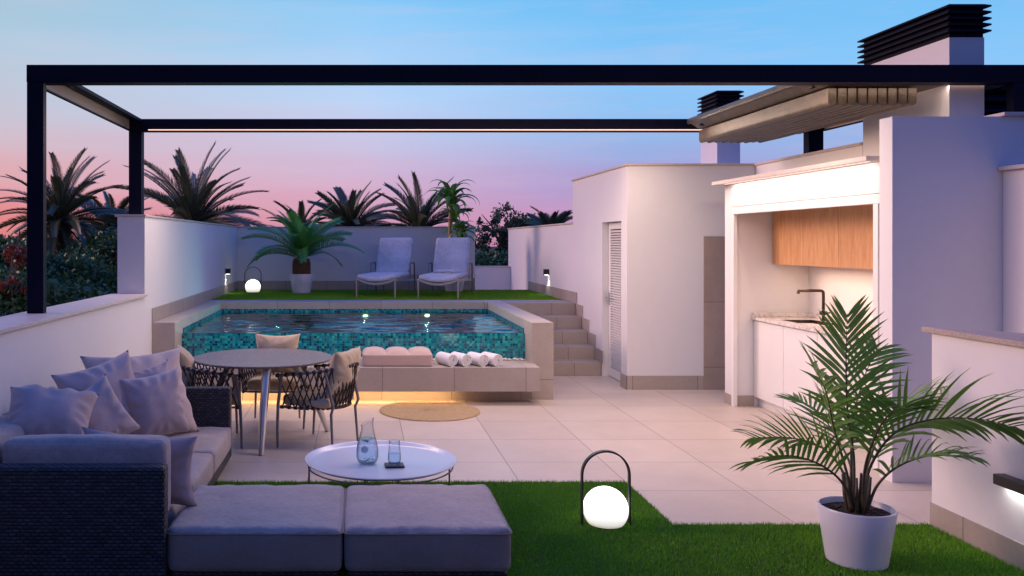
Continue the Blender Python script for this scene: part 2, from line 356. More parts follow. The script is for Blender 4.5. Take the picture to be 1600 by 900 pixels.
def glass(name, col=(.95, .97, 1, 1)):
    m = bpy.data.materials.new(name); m.use_nodes = True; nt = m.node_tree; nt.nodes.clear()
    lw = N(nt, 'ShaderNodeLayerWeight'); fac = math_(nt, 'ADD', .03, math_(nt, 'MULTIPLY', math_(nt, 'POWER', lw.outputs['Facing'], 3.5), .55))
    nz = noise_(nt, objco(nt), 5, 2); 
    tr = N(nt, 'ShaderNodeBsdfTransparent'); L(nt, mixc(nt, math_(nt, 'POWER', lw.outputs['Facing'], 3), col, (.35, .42, .5, 1)), tr.inputs[0])
    gl = N(nt, 'ShaderNodeBsdfGlossy'); gl.inputs['Roughness'].default_value = .01
    mx = N(nt, 'ShaderNodeMixShader'); L(nt, fac, mx.inputs[0]); L(nt, tr.outputs[0], mx.inputs[1]); L(nt, gl.outputs[0], mx.inputs[2])
    o = N(nt, 'ShaderNodeOutputMaterial'); L(nt, mx.outputs[0], o.inputs[0]); return m
m_glass = glass('clear_glass', (.96, .975, .99, 1)); m_drink = glass('drink_water', (.86, .93, .98, 1))
def wood():
    m, nt, bs = newmat('oak_veneer'); co = objco(nt)
    g = noise_(nt, co, 5, 8, .72, (6, 6, .55)); f = noise_(nt, co, 60, 4, .6, (4, 4, .12))
    n = math_(nt, 'ADD', math_(nt, 'MULTIPLY', g, .65), math_(nt, 'MULTIPLY', f, .35))
    sp = N(nt, 'ShaderNodeSeparateXYZ'); L(nt, co, sp.inputs[0])
    base = ramp(nt, n, [(.32, (.40, .17, .065, 1)), (.5, (.60, .31, .14, 1)), (.68, (.72, .43, .22, 1))])
    L(nt, base, bs.inputs['Base Color']); bs.inputs['Roughness'].default_value = .45; bump_(nt, n, .25, .002, bs); return m
m_wood = wood()
def marble():
    m, nt, bs = newmat('white_marble'); co = objco(nt); n = noise_(nt, co, 4, 8, .75)
    v = math_(nt, 'ABSOLUTE', math_(nt, 'SUBTRACT', n, .5))
    L(nt, ramp(nt, v, [(0, (.42, .36, .33, 1)), (.015, (.62, .57, .54, 1)), (.05, (.76, .73, .71, 1))]), bs.inputs['Base Color'])
    bs.inputs['Roughness'].default_value = .2; return m
m_marble = marble()
m_tabletop = M('speckled_stone_top', (.175, .14, .13), .42, .5, 55, bump=.15, bscale=90)
def jute():
    m, nt, bs = newmat('jute_braid'); tc = N(nt, 'ShaderNodeTexCoord'); sp = N(nt, 'ShaderNodeSeparateXYZ'); L(nt, tc.outputs['Object'], sp.inputs[0])
    r = math_(nt, 'SQRT', math_(nt, 'ADD', math_(nt, 'MULTIPLY', sp.outputs[0], sp.outputs[0]), math_(nt, 'MULTIPLY', sp.outputs[1], sp.outputs[1])))
    an = math_(nt, 'ARCTAN2', sp.outputs[1], sp.outputs[0])
    ring = math_(nt, 'ABSOLUTE', math_(nt, 'SINE', math_(nt, 'MULTIPLY', r, math.pi/.016)))
    twist = math_(nt, 'SINE', math_(nt, 'ADD', math_(nt, 'MULTIPLY', an, 90), math_(nt, 'MULTIPLY', r, 400)))
    n = noise_(nt, tc.outputs['Object'], 30, 4)
    h = math_(nt, 'ADD', ring, math_(nt, 'MULTIPLY', twist, .25))
    f = math_(nt, 'ADD', math_(nt, 'MULTIPLY', ring, .5), math_(nt, 'MULTIPLY', n, .6))
    L(nt, ramp(nt, f, [(.2, (.25, .155, .07, 1)), (.55, (.47, .32, .16, 1)), (.95, (.58, .42, .24, 1))]), bs.inputs['Base Color'])
    bs.inputs['Roughness'].default_value = .9; bump_(nt, h, .8, .006, bs); return m
m_jute = jute()
def leafmat(name, a, b, rough=.42, trans=.15, scale=3):
    m, nt, bs = newmat(name); co = objco(nt)
    n = noise_(nt, co, scale, 3); n2 = noise_(nt, co, 25, 2)
    f = math_(nt, 'ADD', math_(nt, 'MULTIPLY', n, .6), math_(nt, 'MULTIPLY', n2, .4))
    L(nt, ramp(nt, f, [(.33, a+(1,)), (.67, b+(1,))]), bs.inputs['Base Color'])
    bs.inputs['Roughness'].default_value = rough; bs.inputs['Subsurface Weight'].default_value = 0
    if trans:
        tl = N(nt, 'ShaderNodeBsdfTranslucent'); tl.inputs[0].default_value = tuple(min(1, x*1.6) for x in b)+(1,)
        mx = N(nt, 'ShaderNodeMixShader'); mx.inputs[0].default_value = trans
        out = nt.nodes['Material Output']; L(nt, bs.outputs[0], mx.inputs[1]); L(nt, tl.outputs[0], mx.inputs[2]); L(nt, mx.outputs[0], out.inputs[0])
    return m
m_leaf_near = leafmat('areca_leaf', (.07, .17, .028), (.16, .32, .045))
m_leaf_cyc = leafmat('cycad_leaf', (.03, .17, .035), (.08, .34, .06))
m_leaf_drac = leafmat('dracaena_leaf', (.07, .20, .03), (.16, .34, .05))
m_leaf_palm = leafmat('date_palm_leaf', (.07, .10, .05), (.17, .19, .10), trans=.05, scale=1.2)
m_leaf_tree = leafmat('broad_leaf', (.04, .10, .035), (.10, .20, .065), trans=.08, scale=.9)
m_leaf_tree2 = leafmat('grey_green_leaf', (.05, .08, .05), (.12, .16, .09), trans=.08)
m_leaf_red = leafmat('rust_blossom', (.16, .03, .015), (.32, .07, .03), trans=.2)
m_stem = M('green_brown_stem', (.085, .07, .035), .6, .3, 40)
m_trunk = M('palm_trunk', (.12, .085, .06), .85, .4, 14, bump=.8, bscale=20, bdist=.03)
m_bark2 = M('tan_cane', (.32, .19, .09), .7, .25, 30, bump=.5, bscale=40, bdist=.006)
m_cyctrunk = M('shaggy_cycad_trunk', (.17, .085, .045), .9, .5, 40, bump=1, bscale=45, bdist=.02)
m_pot = M('white_pot_glaze', (.72, .72, .75), .3, .02, 3)
m_soil = M('bark_mulch', (.045, .028, .02), .95, .6, 60, bump=1, bscale=50, bdist=.02)
m_turf = M('turf_backing', (.012, .035, .008), .95, .4, 30)
def grassmat():
    m, nt, bs = newmat('turf_blades'); co = objco(nt); n = noise_(nt, co, 2.0, 3); n2 = noise_(nt, co, 160, 1)
    f = math_(nt, 'ADD', math_(nt, 'MULTIPLY', n, .35), math_(nt, 'MULTIPLY', n2, .65))
    L(nt, ramp(nt, f, [(.3, (.09, .26, .012, 1)), (.55, (.18, .44, .022, 1)), (.75, (.29, .58, .04, 1))]), bs.inputs['Base Color'])
    bs.inputs['Roughness'].default_value = .6; bs.inputs['Specular IOR Level'].default_value = .3; return m
m_grass = grassmat()
m_ground = M('dark_garden_soil', (.03, .04, .025), .95, .4, .8)
m_pebble = M('white_pebble', (.62, .60, .58), .6, .12, 40)

# ================================================================== ground, floor, lawns
g = MB(); g.add([(-600, -600, -3.2), (600, -600, -3.2), (600, 900, -3.2), (-600, 900, -3.2)], [(0, 1, 2, 3)])
tag(g.build('ground', m_ground), 'dark garden ground far below the terrace', kind='structure')
fl = MB(); fl.box(-2.25, 6.2, -2, 10.84, -.25, 0)
tag(fl.build('floor', m_floor), 'pale beige stone tiles of the lower terrace', kind='structure')
tb = MB(); tb.prism([(-2.249, -1.5), (3.40, -1.5), (3.40, 5.095), (1.865, 5.095), (1.865, 6.0), (-2.249, 6.0)], .004, .012)
tag(tb.build('lawn', m_turf), 'artificial turf backing on the lower terrace', kind='structure')
def blades(name, pts, z, hmin, hmax, w, label):
    n = len(pts); a = rng.uniform(0, 2*math.pi, n); h = rng.uniform(hmin, hmax, n); ln = rng.uniform(0, .75, n); la = rng.uniform(0, 2*math.pi, n)
    bx = np.stack([np.cos(a), np.sin(a), np.zeros(n)], 1)*(w/2*rng.uniform(.7, 1.2, n))[:, None]
    base = np.column_stack([pts, np.full(n, z)]); lean = np.stack([np.cos(la), np.sin(la), np.zeros(n)], 1)
    tip = base + lean*(h*ln*.8)[:, None] + np.array([0, 0, 1.])*(h*(1-.3*ln))[:, None]
    V = np.stack([base-bx, base+bx, tip], 1).reshape(-1, 3); Fc = np.arange(n*3).reshape(-1, 3)
    return tag(np_mesh(name, V, Fc, m_grass), label, 'grass', kind='stuff')
p = np.column_stack([rng.uniform(-1.1, 3.39, 260000), rng.uniform(4.1, 5.998, 260000)])
p = p[(p[:, 1] < 5.094) | (p[:, 0] < 1.865)]; p = p[(p[:, 0] > -.97) | (p[:, 1] > 4.3)]
blades('grass', p, .008, .014, .034, .0042, 'short bright green artificial grass around the globe lantern and potted palm')
LZ = .83
tb = MB(); tb.box(-2.249, 3.069, 12.8, 15.52, LZ-.2, LZ-.008)
tag(tb.build('upper_lawn', m_turf), 'artificial turf backing on the upper terrace', kind='structure')
p = np.column_stack([rng.uniform(-2.24, 3.05, 120000), rng.uniform(12.8, 15.5, 120000)])
blades('grass', p, LZ-.01, .012, .028, .008, 'artificial grass of the raised upper terrace behind the pool')
fb = MB(); fb.box(-2.25, 3.07, 15.52, 17.4, .2, .6)
tag(fb.build('rear_terrace_floor', m_floor), 'lower floor strip behind the upper lawn', kind='structure')

# ================================================================== walls
def wall(name, label, boxes, caps=(), skirts=(), capmat=None, loc=None, cat='wall', prisms=()):
    r = empty(name, loc or (boxes[0][0], boxes[0][2], boxes[0][4]), label, cat)
    w = MB()
    for b in boxes: w.box(*b)
    for (poly, a, b2) in prisms: w.prism(poly, a, b2)
    w.build('wall_body', m_wall, r)
    for c in caps:
        k = MB(); k.box(*c); k.build('coping', capmat or m_cap, r, bevel=.004)
    for s_, mt in skirts:
        k = MB(); k.box(*s_); k.build('skirting', mt, r, bevel=.0015, seg=1)
    return r
wall('parapet_wall', 'low white parapet wall behind the sofa carrying the front pergola post', [(-2.56, -2.25, -2, 8.9, -3.2, 1.13)], [(-2.60, -2.215, -2, 8.898, 1.132, 1.16)])
wall('boundary_wall', 'tall white wall along the left edge of the pool', [(-2.534, -2.25, 8.9, 15.9, -3.2, 1.96)], [(-2.56, -2.235, 8.885, 15.94, 1.962, 1.985)],
     [((-2.249, -2.238, 9.2, 12.8, LZ+.001, .985), m_skirt_y), ((-2.249, -2.238, 12.8, 15.58, LZ-.01, .985), m_skirt_y)])
wall('back_wall', 'white wall across the back of the upper lawn behind the loungers', [(-2.249, 2.095, 15.6, 15.88, -3.2, 1.955)], [(-2.234, 2.11, 15.585, 15.9, 1.957, 1.98)],
     [((-2.237, 2.095, 15.588, 15.599, LZ-.01, .99), m_skirt_x)])
wall('rear_parapet_wall', 'low white parapet seen in the gap beside the second lounger', [(2.0, 3.069, 17.4, 17.65, -3.2, 1.18)], [(1.98, 3.069, 17.38, 17.67, 1.182, 1.205)])
wall('boundary_wall', 'white wall with small downlight rising beside the top of the steps', [(3.07, 3.35, 12.33, 17.7, -.2, 1.957)], [(3.05, 3.37, 12.331, 17.72, 1.959, 1.983)],
     [((3.059, 3.069, 12.12, 15.55, LZ+.001, .985), m_skirt_y)])
# ---------------------------------------------------------------- storage block
st = empty('storage_block', (3.07, 9.82, 0), 'tall white storage block with a louvred door beside the steps', 'building')
w = MB()
w.box(3.07, 3.3, 9.82, 10.04, 0, 2.575); w.box(3.07, 3.3, 10.83, 12.33, 0, 2.575); w.box(3.07, 3.3, 10.04, 10.83, 1.948, 2.575)
w.box(3.3, 4.9, 9.82, 10.02, 0, 2.575); w.box(3.3, 4.9, 12.13, 12.33, 0, 2.575); w.box(4.7, 4.9, 10.02, 12.13, 0, 2.575)
w.box(3.3, 4.7, 10.02, 12.13, 2.35, 2.56)
w.build('wall_body', m_wall, st)
k = MB(); k.box(3.05, 3.32, 9.80, 12.35, 2.577, 2.602); k.box(3.32, 4.56, 9.80, 10.05, 2.577, 2.602); k.build('coping', m_cap, st, bevel=.003)
k = MB(); k.box(3.062, 3.949, 9.811, 9.819, 0, .16); k.build('skirting', m_skirt_x, st)
k = MB(); k.box(3.06, 3.069, 9.811, 10.04, 0, .16); k.build('skirting', m_skirt_y, st)
# stepped skirting beside the stairs
k = MB(); poly = [(10.83, 0), (10.84+.28, 0)]
Y0, RUN, RISE = 10.84, .32, LZ/5
pts = [(10.83, 0), (10.83, .16)]
for i in range(5):
    y = Y0+RUN*i-.05; pts += [(y, RISE*i+.16), (y, RISE*(i+1)+.155)]
pts += [(12.12, LZ+.155), (12.12, 0)]
k.prism(pts, 3.060, 3.069, 'x'); k.build('skirting', m_skirt_y, st)
d = MB(); 
d.box(3.15, 3.19, 10.04, 10.12, .01, 1.94); d.box(3.15, 3.19, 10.745, 10.825, .01, 1.94); d.box(3.15, 3.19, 10.12, 10.745, .01, .12); d.box(3.15, 3.19, 10.12, 10.745, 1.86, 1.94)
door = d.build('door', m_white, st, bevel=.003)
d = MB()
for i in range(54):
    z = .135+i*.0318; d.add([(3.150, 10.12, z), (3.150, 10.745, z), (3.186, 10.745, z+.022), (3.186, 10.12, z+.022), (3.150, 10.12, z+.006), (3.150, 10.745, z+.006), (3.186, 10.745, z+.028), (3.186, 10.12, z+.028)],
                       [(3,2,1,0),(4,5,6,7),(0,1,5,4),(1,2,6,5),(2,3,7,6),(3,0,4,7)])
d.build('louvres', m_white, door)
d = MB(); d.box(3.140, 3.149, 10.765, 10.80, .90, 1.06); d.tube([(3.14, 10.783, 1.0), (3.105, 10.783, 1.0)], .008); d.tube([(3.105, 10.79, 1.0), (3.105, 10.68, 1.0)], .008); d.build('handle', m_lite_metal, door, smooth=True, auto=40)
d = MB(); d.box(3.19, 3.21, 10.03, 10.84, 0, 1.95); d.build('door_backing', m_black, st)
# outdoor shower cladding
k = MB(); k.box(3.951, 4.85, 9.806, 9.819, 0, 1.762)
tag(k.build('stone_cladding', m_clad), 'brown stone panel on the white wall beside the kitchen niche', 'cladding')
# ---------------------------------------------------------------- staircase
sr = empty('staircase', (2.09, 10.84, 0), 'five beige stone steps rising beside the pool', 'stairs')
for i in range(5):
    y = Y0+RUN*i; k = MB(); k.box(2.0845, 3.058, y, (y+RUN) if i < 4 else 12.80, 0 if i == 0 else RISE*i-.01, RISE*(i+1)-.0)
    k.build('step', m_riser, sr, bevel=.003)
# ---------------------------------------------------------------- pool
pl = empty('pool', (0, 9.2, 0), 'raised stone pool lined with teal glass mosaic', 'pool')
k = MB(); k.box(1.845, 2.084, 9.2, 12.36, 0, LZ); k.build('side_pillar', m_pillar, pl, bevel=.003)
k = MB(); k.box(-2.248, -2.0, 9.2, 12.36, 0, LZ); k.build('side_pillar', m_pillar, pl, bevel=.003)
k = MB(); k.box(-2.248, 2.084, 12.36, 12.799, 0, LZ-.001); k.build('back_kerb', m_coping, pl, bevel=.003)
WZ = .680
k = MB()
k.box(-2.0, 1.845, 9.55, 9.62, .2, WZ-.004)                        # front infinity wall
k.box(-1.999, -1.988, 9.62, 12.349, -.5, .730); k.box(1.833, 1.844, 9.62, 12.349, -.5, .730); k.box(-1.988, 1.833, 12.348, 12.359, -.5, .730)
k.box(-1.988, 1.833, 9.62, 12.348, -.52, -.5)
k.build('mosaic_lining', m_mosaic, pl)
for (x, y, z) in ((.074, 12.34, .635), (.964, 12.34, .635)):
    k = MB(); k.prism([(x+.036*math.cos(a*math.pi/10), z+.018*math.sin(a*math.pi/10)) for a in range(20)], y-.012, y+.006, 'y')
    k.build('pool_light', emit('pool_light_glow', (1, .45, .17), 24), pl)
gx_, gy_ = np.meshgrid(np.linspace(-1.988, 1.833, 260), np.linspace(9.553, 12.348, 300))
wv = np.zeros_like(gx_); wr_ = np.random.default_rng(3)
for q in range(46):
    lam = wr_.uniform(.10, .55); th = wr_.normal(math.pi/2, .38); kk = 2*math.pi/lam; ph = wr_.uniform(0, 6.28)
    wv += (lam/.5)**1.25*.0021*np.sin(kk*(gx_*math.cos(th)+gy_*math.sin(th))+ph)*(.7+.3*np.sin(gx_*wr_.uniform(1, 3)+gy_*wr_.uniform(1, 3)+ph))
Vw = np.stack([gx_, gy_, WZ+wv*np.clip((gy_-9.553)/.12, .15, 1)], -1).reshape(-1, 3)
ii = np.arange(299)[:, None]*260+np.arange(259)[None, :]
Fw = np.stack([ii, ii+1, ii+261, ii+260], -1).reshape(-1, 4)
tag(np_mesh('water', Vw, Fw, m_water, smooth=True), 'rippling pool water level with the mosaic edge', kind='structure')
# bench
bn = empty('bench', (-.1, 8.91, 0), 'long floating stone bench in front of the pool glowing underneath', 'bench')
k = MB(); k.box(-1.999, 1.878, 8.91, 9.199, .136, .389); k.box(-1.999, 1.844, 9.199, 9.549, .2, .388); k.build('seat_slab', m_bench, bn, bevel=.003)
k = MB(); k.box(-1.999, 1.84, 9.19, 9.549, 0, .19); k.build('plinth', m_bench, bn)
k = MB(); k.box(-1.9, 1.0, 9.045, 9.075, .126, .134); k.build('led_strip', emit('bench_led', (1, .55, .2), 4), bn)
# pebbles
pb = MB(); import bmesh
bm = bmesh.new(); bmesh.ops.create_icosphere(bm, subdivisions=1, radius=1); iv = [v.co.copy() for v in bm.verts]; ifc = [[v.index for v in f.verts] for f in bm.faces]; bm.free()
for i in range(420):
    x = random.uniform(-1.96, 1.82); y = random.uniform(9.42, 9.54) if random.random() < .7 else random.uniform(9.3, 9.54)
    r = random.uniform(.012, .024); e = Vector((r*random.uniform(.8, 1.4), r*random.uniform(.8, 1.2), r*.7)); a = random.uniform(0, 3)
    if x > .85 and y < 9.4 and x < 1.6: continue
    pb.add([Matrix.Rotation(a, 3, 'Z') @ Vector((v.x*e.x, v.y*e.y, v.z*e.z)) + Vector((x, y, .389+r*.55)) for v in iv], ifc)
tag(pb.build('pebbles', m_pebble, smooth=True), 'loose white pebbles along the foot of the mosaic wall', 'pebbles', kind='stuff')
# ---------------------------------------------------------------- kitchen niche
kt = empty('kitchen_niche', (3.86, 6.3, 0), 'white outdoor kitchen niche with overhanging slab roof', 'outdoor kitchen')
w = MB(); w.box(3.86, 4.06, 8.85, 9.03, 0, 2.295); w.box(4.06, 4.85, 8.85, 9.03, 0, 2.295)
w.box(4.65, 4.85, 6.181, 8.849, 0, 2.295); w.box(3.90, 4.649, 6.181, 8.849, 2.257, 2.295); w.box(3.862, 3.90, 6.30, 8.849, 2.257, 2.295)
w.build('wall_body', m_wall, kt)
k = MB(); k.box(3.73, 4.85, 6.29, 8.96+.1, 2.298, 2.335); k.build('roof_slab', m_cap, kt, bevel=.004)
k = MB(); k.box(3.762, 3.778, 6.32, 8.82, 2.2935, 2.2975); k.build('led_strip', emit('fascia_fill_glow', (1, .8, .66), .8), kt)  # glowing strip added along with the fascia fill, not a seen lamp
k = MB(); k.box(3.85, 3.99, 6.184, 8.84, 2.062, 2.255); k.build('shutter_box', m_white, kt, bevel=.003)
k = MB(); k.box(3.848, 3.875, 6.184, 8.84, 1.985, 2.058); k.build('shutter_rail', m_white, kt, bevel=.004)
for y0, y1 in ((8.79, 8.845), (6.34, 6.40)):
    k = MB(); k.box(3.845, 3.885, y0, y1, .0, 1.984); k.build('shutter_guide', m_white, kt, bevel=.003)
k = MB(); k.box(3.853, 3.859, 8.85, 9.034, 0, .109); k.box(3.89, 4.08, 8.841, 8.849, 0, .107); k.build('skirting', m_skirt_y, kt)
# base cabinet
cb = empty('kitchen_counter', (4.06, 6.4, 0), 'white base cabinets with a marble top and sink in the niche', 'cabinet')
k = MB(); k.box(4.10, 4.648, 6.19, 8.839, .10, .893); k.build('carcass', m_white, cb)
for i in range(4):
    k = MB(); k.box(4.076, 4.098, 8.838-.612*(i+1), 8.835-.612*i-.003, .10, .885); k.build('cabinet_door', m_white, cb, bevel=.0015)
k = MB(); k.box(4.13, 4.60, 6.19, 8.839, 0, .098); k.build('plinth', m_white, cb)
k = MB()
k.box(4.055, 4.18, 6.19, 8.839, .895, .925); k.box(4.50, 4.648, 6.19, 8.839, .895, .925); k.box(4.18, 4.50, 6.19, 7.95, .895, .925); k.box(4.18, 4.50, 8.5, 8.839, .895, .925)
ctop = k.build('worktop', m_marble, cb, bevel=.002)
k = MB(); k.box(4.06, 4.64, 8.815, 8.838, .9262, .968); k.box(4.625, 4.648, 6.19, 8.814, .9262, .968); k.build('upstand', m_marble, cb, bevel=.002)
k = MB(); k.box(4.181, 4.499, 7.951, 8.499, .72, .725); k.box(4.181, 4.186, 7.951, 8.499, .725, .924); k.box(4.494, 4.499, 7.951, 8.499, .725, .924); k.box(4.186, 4.494, 7.951, 7.956, .725, .924); k.box(4.186, 4.494, 8.494, 8.499, .725, .924)
k.build('sink', m_bronze, cb)
tp = empty('tap', (4.56, 8.40, .925), 'bronze angular kitchen tap standing behind the sink', 'tap')
k = MB(); k.tube([(4.56, 8.4, .9255), (4.56, 8.4, .945)], .028, 20); k.tube([(4.56, 8.4, .945), (4.56, 8.4, 1.19), (4.556, 8.4, 1.208), (4.545, 8.4, 1.217), (4.53, 8.4, 1.22), (4.315, 8.4, 1.22), (4.312, 8.4, 1.205), (4.312, 8.4, 1.19)], .0145, 14)
k.build('spout', m_bronze, tp, smooth=True, auto=40)
k = MB(); k.tube([(4.53, 8.4, 1.0), (4.59, 8.4, 1.0)], .02, 14); k.tube([(4.56, 8.38, 1.0), (4.56, 8.29, 1.01)], .008, 10); k.build('lever', m_bronze, tp, smooth=True, auto=40)
uc = empty('wall_cabinet', (4.267, 6.4, 1.471), 'row of oak veneer wall cabinets under the shutter box', 'cabinet')
k = MB(); k.box(4.29, 4.648, 6.2, 8.839, 1.471, 2.25); k.build('carcass', m_wood, uc)
for i in range(4):
    k = MB(); k.box(4.267, 4.288, 8.838-.612*(i+1), 8.8365-.612*i-.002, 1.471, 2.25); k.build('cabinet_door', m_wood, uc, bevel=.001)
for i in range(3):
    k = MB(); k.box(4.20+i*.045, 4.225+i*.045, 8.65-.0*i, 8.67, .9262, .985-.006*i); 
# seams in the splashback
# ---------------------------------------------------------------- big slab wall, pink wall, chimneys
wall('screen_wall', 'tall smooth lavender white wall at the near end of the kitchen niche', [(3.76, 6.6, 6.03, 6.179, 0, 2.587)], [(4.53, 6.6, 6.0, 6.21, 2.589, 2.615)])
wall('side_wall', 'pinkish white wall joining the tall wall at the far right edge', [(4.54, 4.8, 2.5, 6.028, 0, 2.20)], [(4.50, 4.84, 2.5, 6.028, 2.202, 2.23)])
wall('roof_parapet', 'white roof parapet running back behind the kitchen niche', [(4.545, 4.80, 7.72, 9.80, 2.30, 2.575)], [(4.525, 4.82, 7.722, 9.798, 2.577, 2.602)])
def chimney(x0, x1, y0, y1, z0, zw, zt, label, loc):
    r = empty('chimney', (x0, y0, z0), label, 'chimney', 'chimneys with black louvred caps')
    k = MB(); k.box(x0, x1, y0, y1, z0, zw); k.build('stack', m_wall, r)
    k = MB(); k.box(x0+.005, x1-.005, y0+.005, y1-.005, zw+.001, zt-.015); h = (zt-zw-.05)/4
    for i in range(5):
        z = zw+.045+h*i; e = .033
        k.prism([(x0-e, y0-e), (x1+e, y0-e), (x1+e, y1+e), (x0-e, y1+e)], z-.006, z+.006)
        k.add([(x0-e, y0-e, z+.0061), (x1+e, y0-e, z+.0061), (x1+e, y1+e, z+.0061), (x0-e, y1+e, z+.0061), (x0, y0, z+.022), (x1, y0, z+.022), (x1, y1, z+.022), (x0, y1, z+.022)],
              [(4,5,6,7),(0,1,5,4),(1,2,6,5),(2,3,7,6),(3,0,4,7)])
    k.build('louvred_cap', m_dark, r)
chimney(4.546, 4.816, 6.585, 7.715, 2.30, 3.279, 3.52, 'large chimney with long black louvred cap above the kitchen', 0)
chimney(4.35, 4.63, 10.40, 10.90, 2.56, 3.28, 3.53, 'small chimney with black louvred cap behind the folded canopy', 0)
sc = empty('louvred_screen', (4.85, 6.95, 2.3), 'dark louvred screen on the roof right of the large chimney', 'screen')
k = MB()
for i in range(7): k.prism([(2.33+i*.1, 6.95), (2.33+i*.1+.01, 6.95), (2.42+i*.1, 7.03), (2.41+i*.1, 7.03)], 0, 1)
k = MB()
for i in range(8):
    z = 2.31+i*.09; k.add([(4.83, 6.95, z), (6.3, 6.95, z), (6.3, 7.03, z+.08), (4.83, 7.03, z+.08), (4.83, 6.95, z+.01), (6.3, 6.95, z+.01), (6.3, 7.03, z+.09), (4.83, 7.03, z+.09)], [(3,2,1,0),(4,5,6,7),(0,1,5,4),(1,2,6,5),(2,3,7,6),(3,0,4,7)])
k.build('louvres', m_dark, sc)
k = MB(); k.box(4.82, 6.3, 7.04, 7.07, 2.3, 3.06); k.build('panel', m_dark, sc)
# near right parapet
r = empty('near_parapet', (3.40, 5.07, 0), 'thick white parapet with a speckled stone cap beside the potted palm', 'wall')
k = MB(); k.prism([(3.40, -1), (5.2, -1), (5.2, 3.0), (3.40, 5.075)], 0, 1.16); k.build('wall_body', m_wall, r)
k = MB(); k.prism([(3.37, -1), (5.2, -1), (5.2, 3.03), (3.37, 5.125)], 1.162, 1.192); k.build('coping', m_cap2, r, bevel=.003)
k = MB(); k.prism([(3.391, 0), (3.3995, 0), (3.3995, 5.08), (3.391, 5.08)], 0.0, .15); k.build('skirting', m_skirt_y, r)

# ================================================================== pergola
pg = empty('pergola', (-2.515, 6.43, 1.16), 'dark metal pergola frame spanning the terrace with warm strip lights', 'pergola')
ZB, ZT = 2.902, 3.036
for (x0, x1, y0, y1, z0) in ((-2.515, -2.39, 6.43, 6.50, 1.161), (-2.515, -2.376, 9.262, 9.38, 1.986), (4.92, 5.05, 6.43, 6.50, 2.616), (4.87, 5.03, 9.262, 9.38, 2.2)):
    k = MB(); k.box(x0, x1, y0, y1, z0, ZB-.001); k.build('post', m_dark, pg, bevel=.004)
k = MB(); k.box(-2.517, 5.052, 6.428, 6.56, ZB, ZT); k.build('beam', m_dark, pg, bevel=.004)
k = MB(); k.box(-2.517, 5.04, 9.26, 9.38, ZB, ZT); bb = k.build('beam', m_dark, pg, bevel=.004)
k = MB(); k.box(-2.3, 4.85, 9.246, 9.259, ZB+.008, ZB+.018); k.build('led_strip', m_led, pg)
k = MB(); k.box(-2.3, 4.85, 6.561, 6.572, ZB+.012, ZB+.024); k.build('led_strip', m_led, pg)
for sx, xo, xi in ((1, -2.515, -2.375), (-1, 5.045, 4.905)):
    k = MB(); k.box(min(xo, xi), max(xo, xi), 6.561, 9.259, ZT-.012, ZT-.001)
    k.box(min(xo, xo+sx*.03), max(xo, xo+sx*.03), 6.561, 9.259, ZB+.001, ZB+.012); k.box(min(xi, xi-sx*.012), max(xi, xi-sx*.012), 6.561, 9.259, ZT-.03, ZT-.0125)
    k.build('beam', m_dark, pg)
    k = MB(); k.box(min(xo, xo+sx*.008), max(xo, xo+sx*.008), 6.5615, 9.2585, ZB+.0125, ZT-.0125); k.build('beam_web_lit', m_beamin, pg)  # inner face of the beam web, coloured as if lit by the strips
# folded canopy
cn = empty('folded_canopy', (3.65, 6.46, 2.766), 'taupe fabric canopy gathered into long folds under the pergola', 'canopy')
def foldprof(cx, hw, zb, zt):
    pts = [(cx-hw, zt)] + [(cx+hw*math.cos(a), zb+hw+hw*math.sin(a)) for a in np.linspace(math.pi, 2*math.pi, 9)] + [(cx+hw, zt)]
    return pts
for i in range(9):
    cx = 3.648+.036+.0785*i; hw = .0325
    k = MB(); pr = foldprof(cx, hw, 2.766+random.uniform(-.003, .003), 2.90); ys = np.linspace(6.66, 9.2, 28)
    n = len(pr); vs = []
    for j, y in enumerate(ys):
        sag = .0015*math.sin(j*.7+i); 
        vs += [(px_+.0015*math.sin(j*.5+i*2.1), y, pz+(sag if pz < 2.85 else 0)) for px_, pz in pr]
    fs = [(j*n+q, j*n+(q+1) % n, (j+1)*n+(q+1) % n, (j+1)*n+q) for j in range(len(ys)-1) for q in range(n)] + [tuple(range(n)), tuple((len(ys)-1)*n+q for q in range(n))[::-1]]
    k.add(vs, fs); k.build('fold', m_canvas, cn, smooth=True, auto=50)
k = MB(); k.prism([(3.52, 2.985), (3.525, 2.972), (3.54, 2.968), (3.56, 2.975), (3.66, 2.915), (4.36, 2.915), (4.36, 2.925), (3.67, 2.925), (3.575, 2.99), (3.56, 3.02), (3.54, 3.03), (3.525, 3.02)], 6.62, 9.2, 'y')
k.build('leading_edge', m_canvas, cn, bevel=.003)
k = MB(); k.prism([(4.365, 2.93), (4.60, 2.915), (4.72, 2.86), (4.84, 2.93), (4.84, 2.94), (4.72, 2.872), (4.60, 2.926), (4.365, 2.94)], 6.62, 9.2, 'y'); k.build('rear_flap', m_canvas, cn, smooth=True, auto=60)
for y in (9.0, 6.8):
    k = MB(); k.box(3.60, 3.63, y, y+.05, 2.93, 2.97); k.build('carriage', m_black, cn)

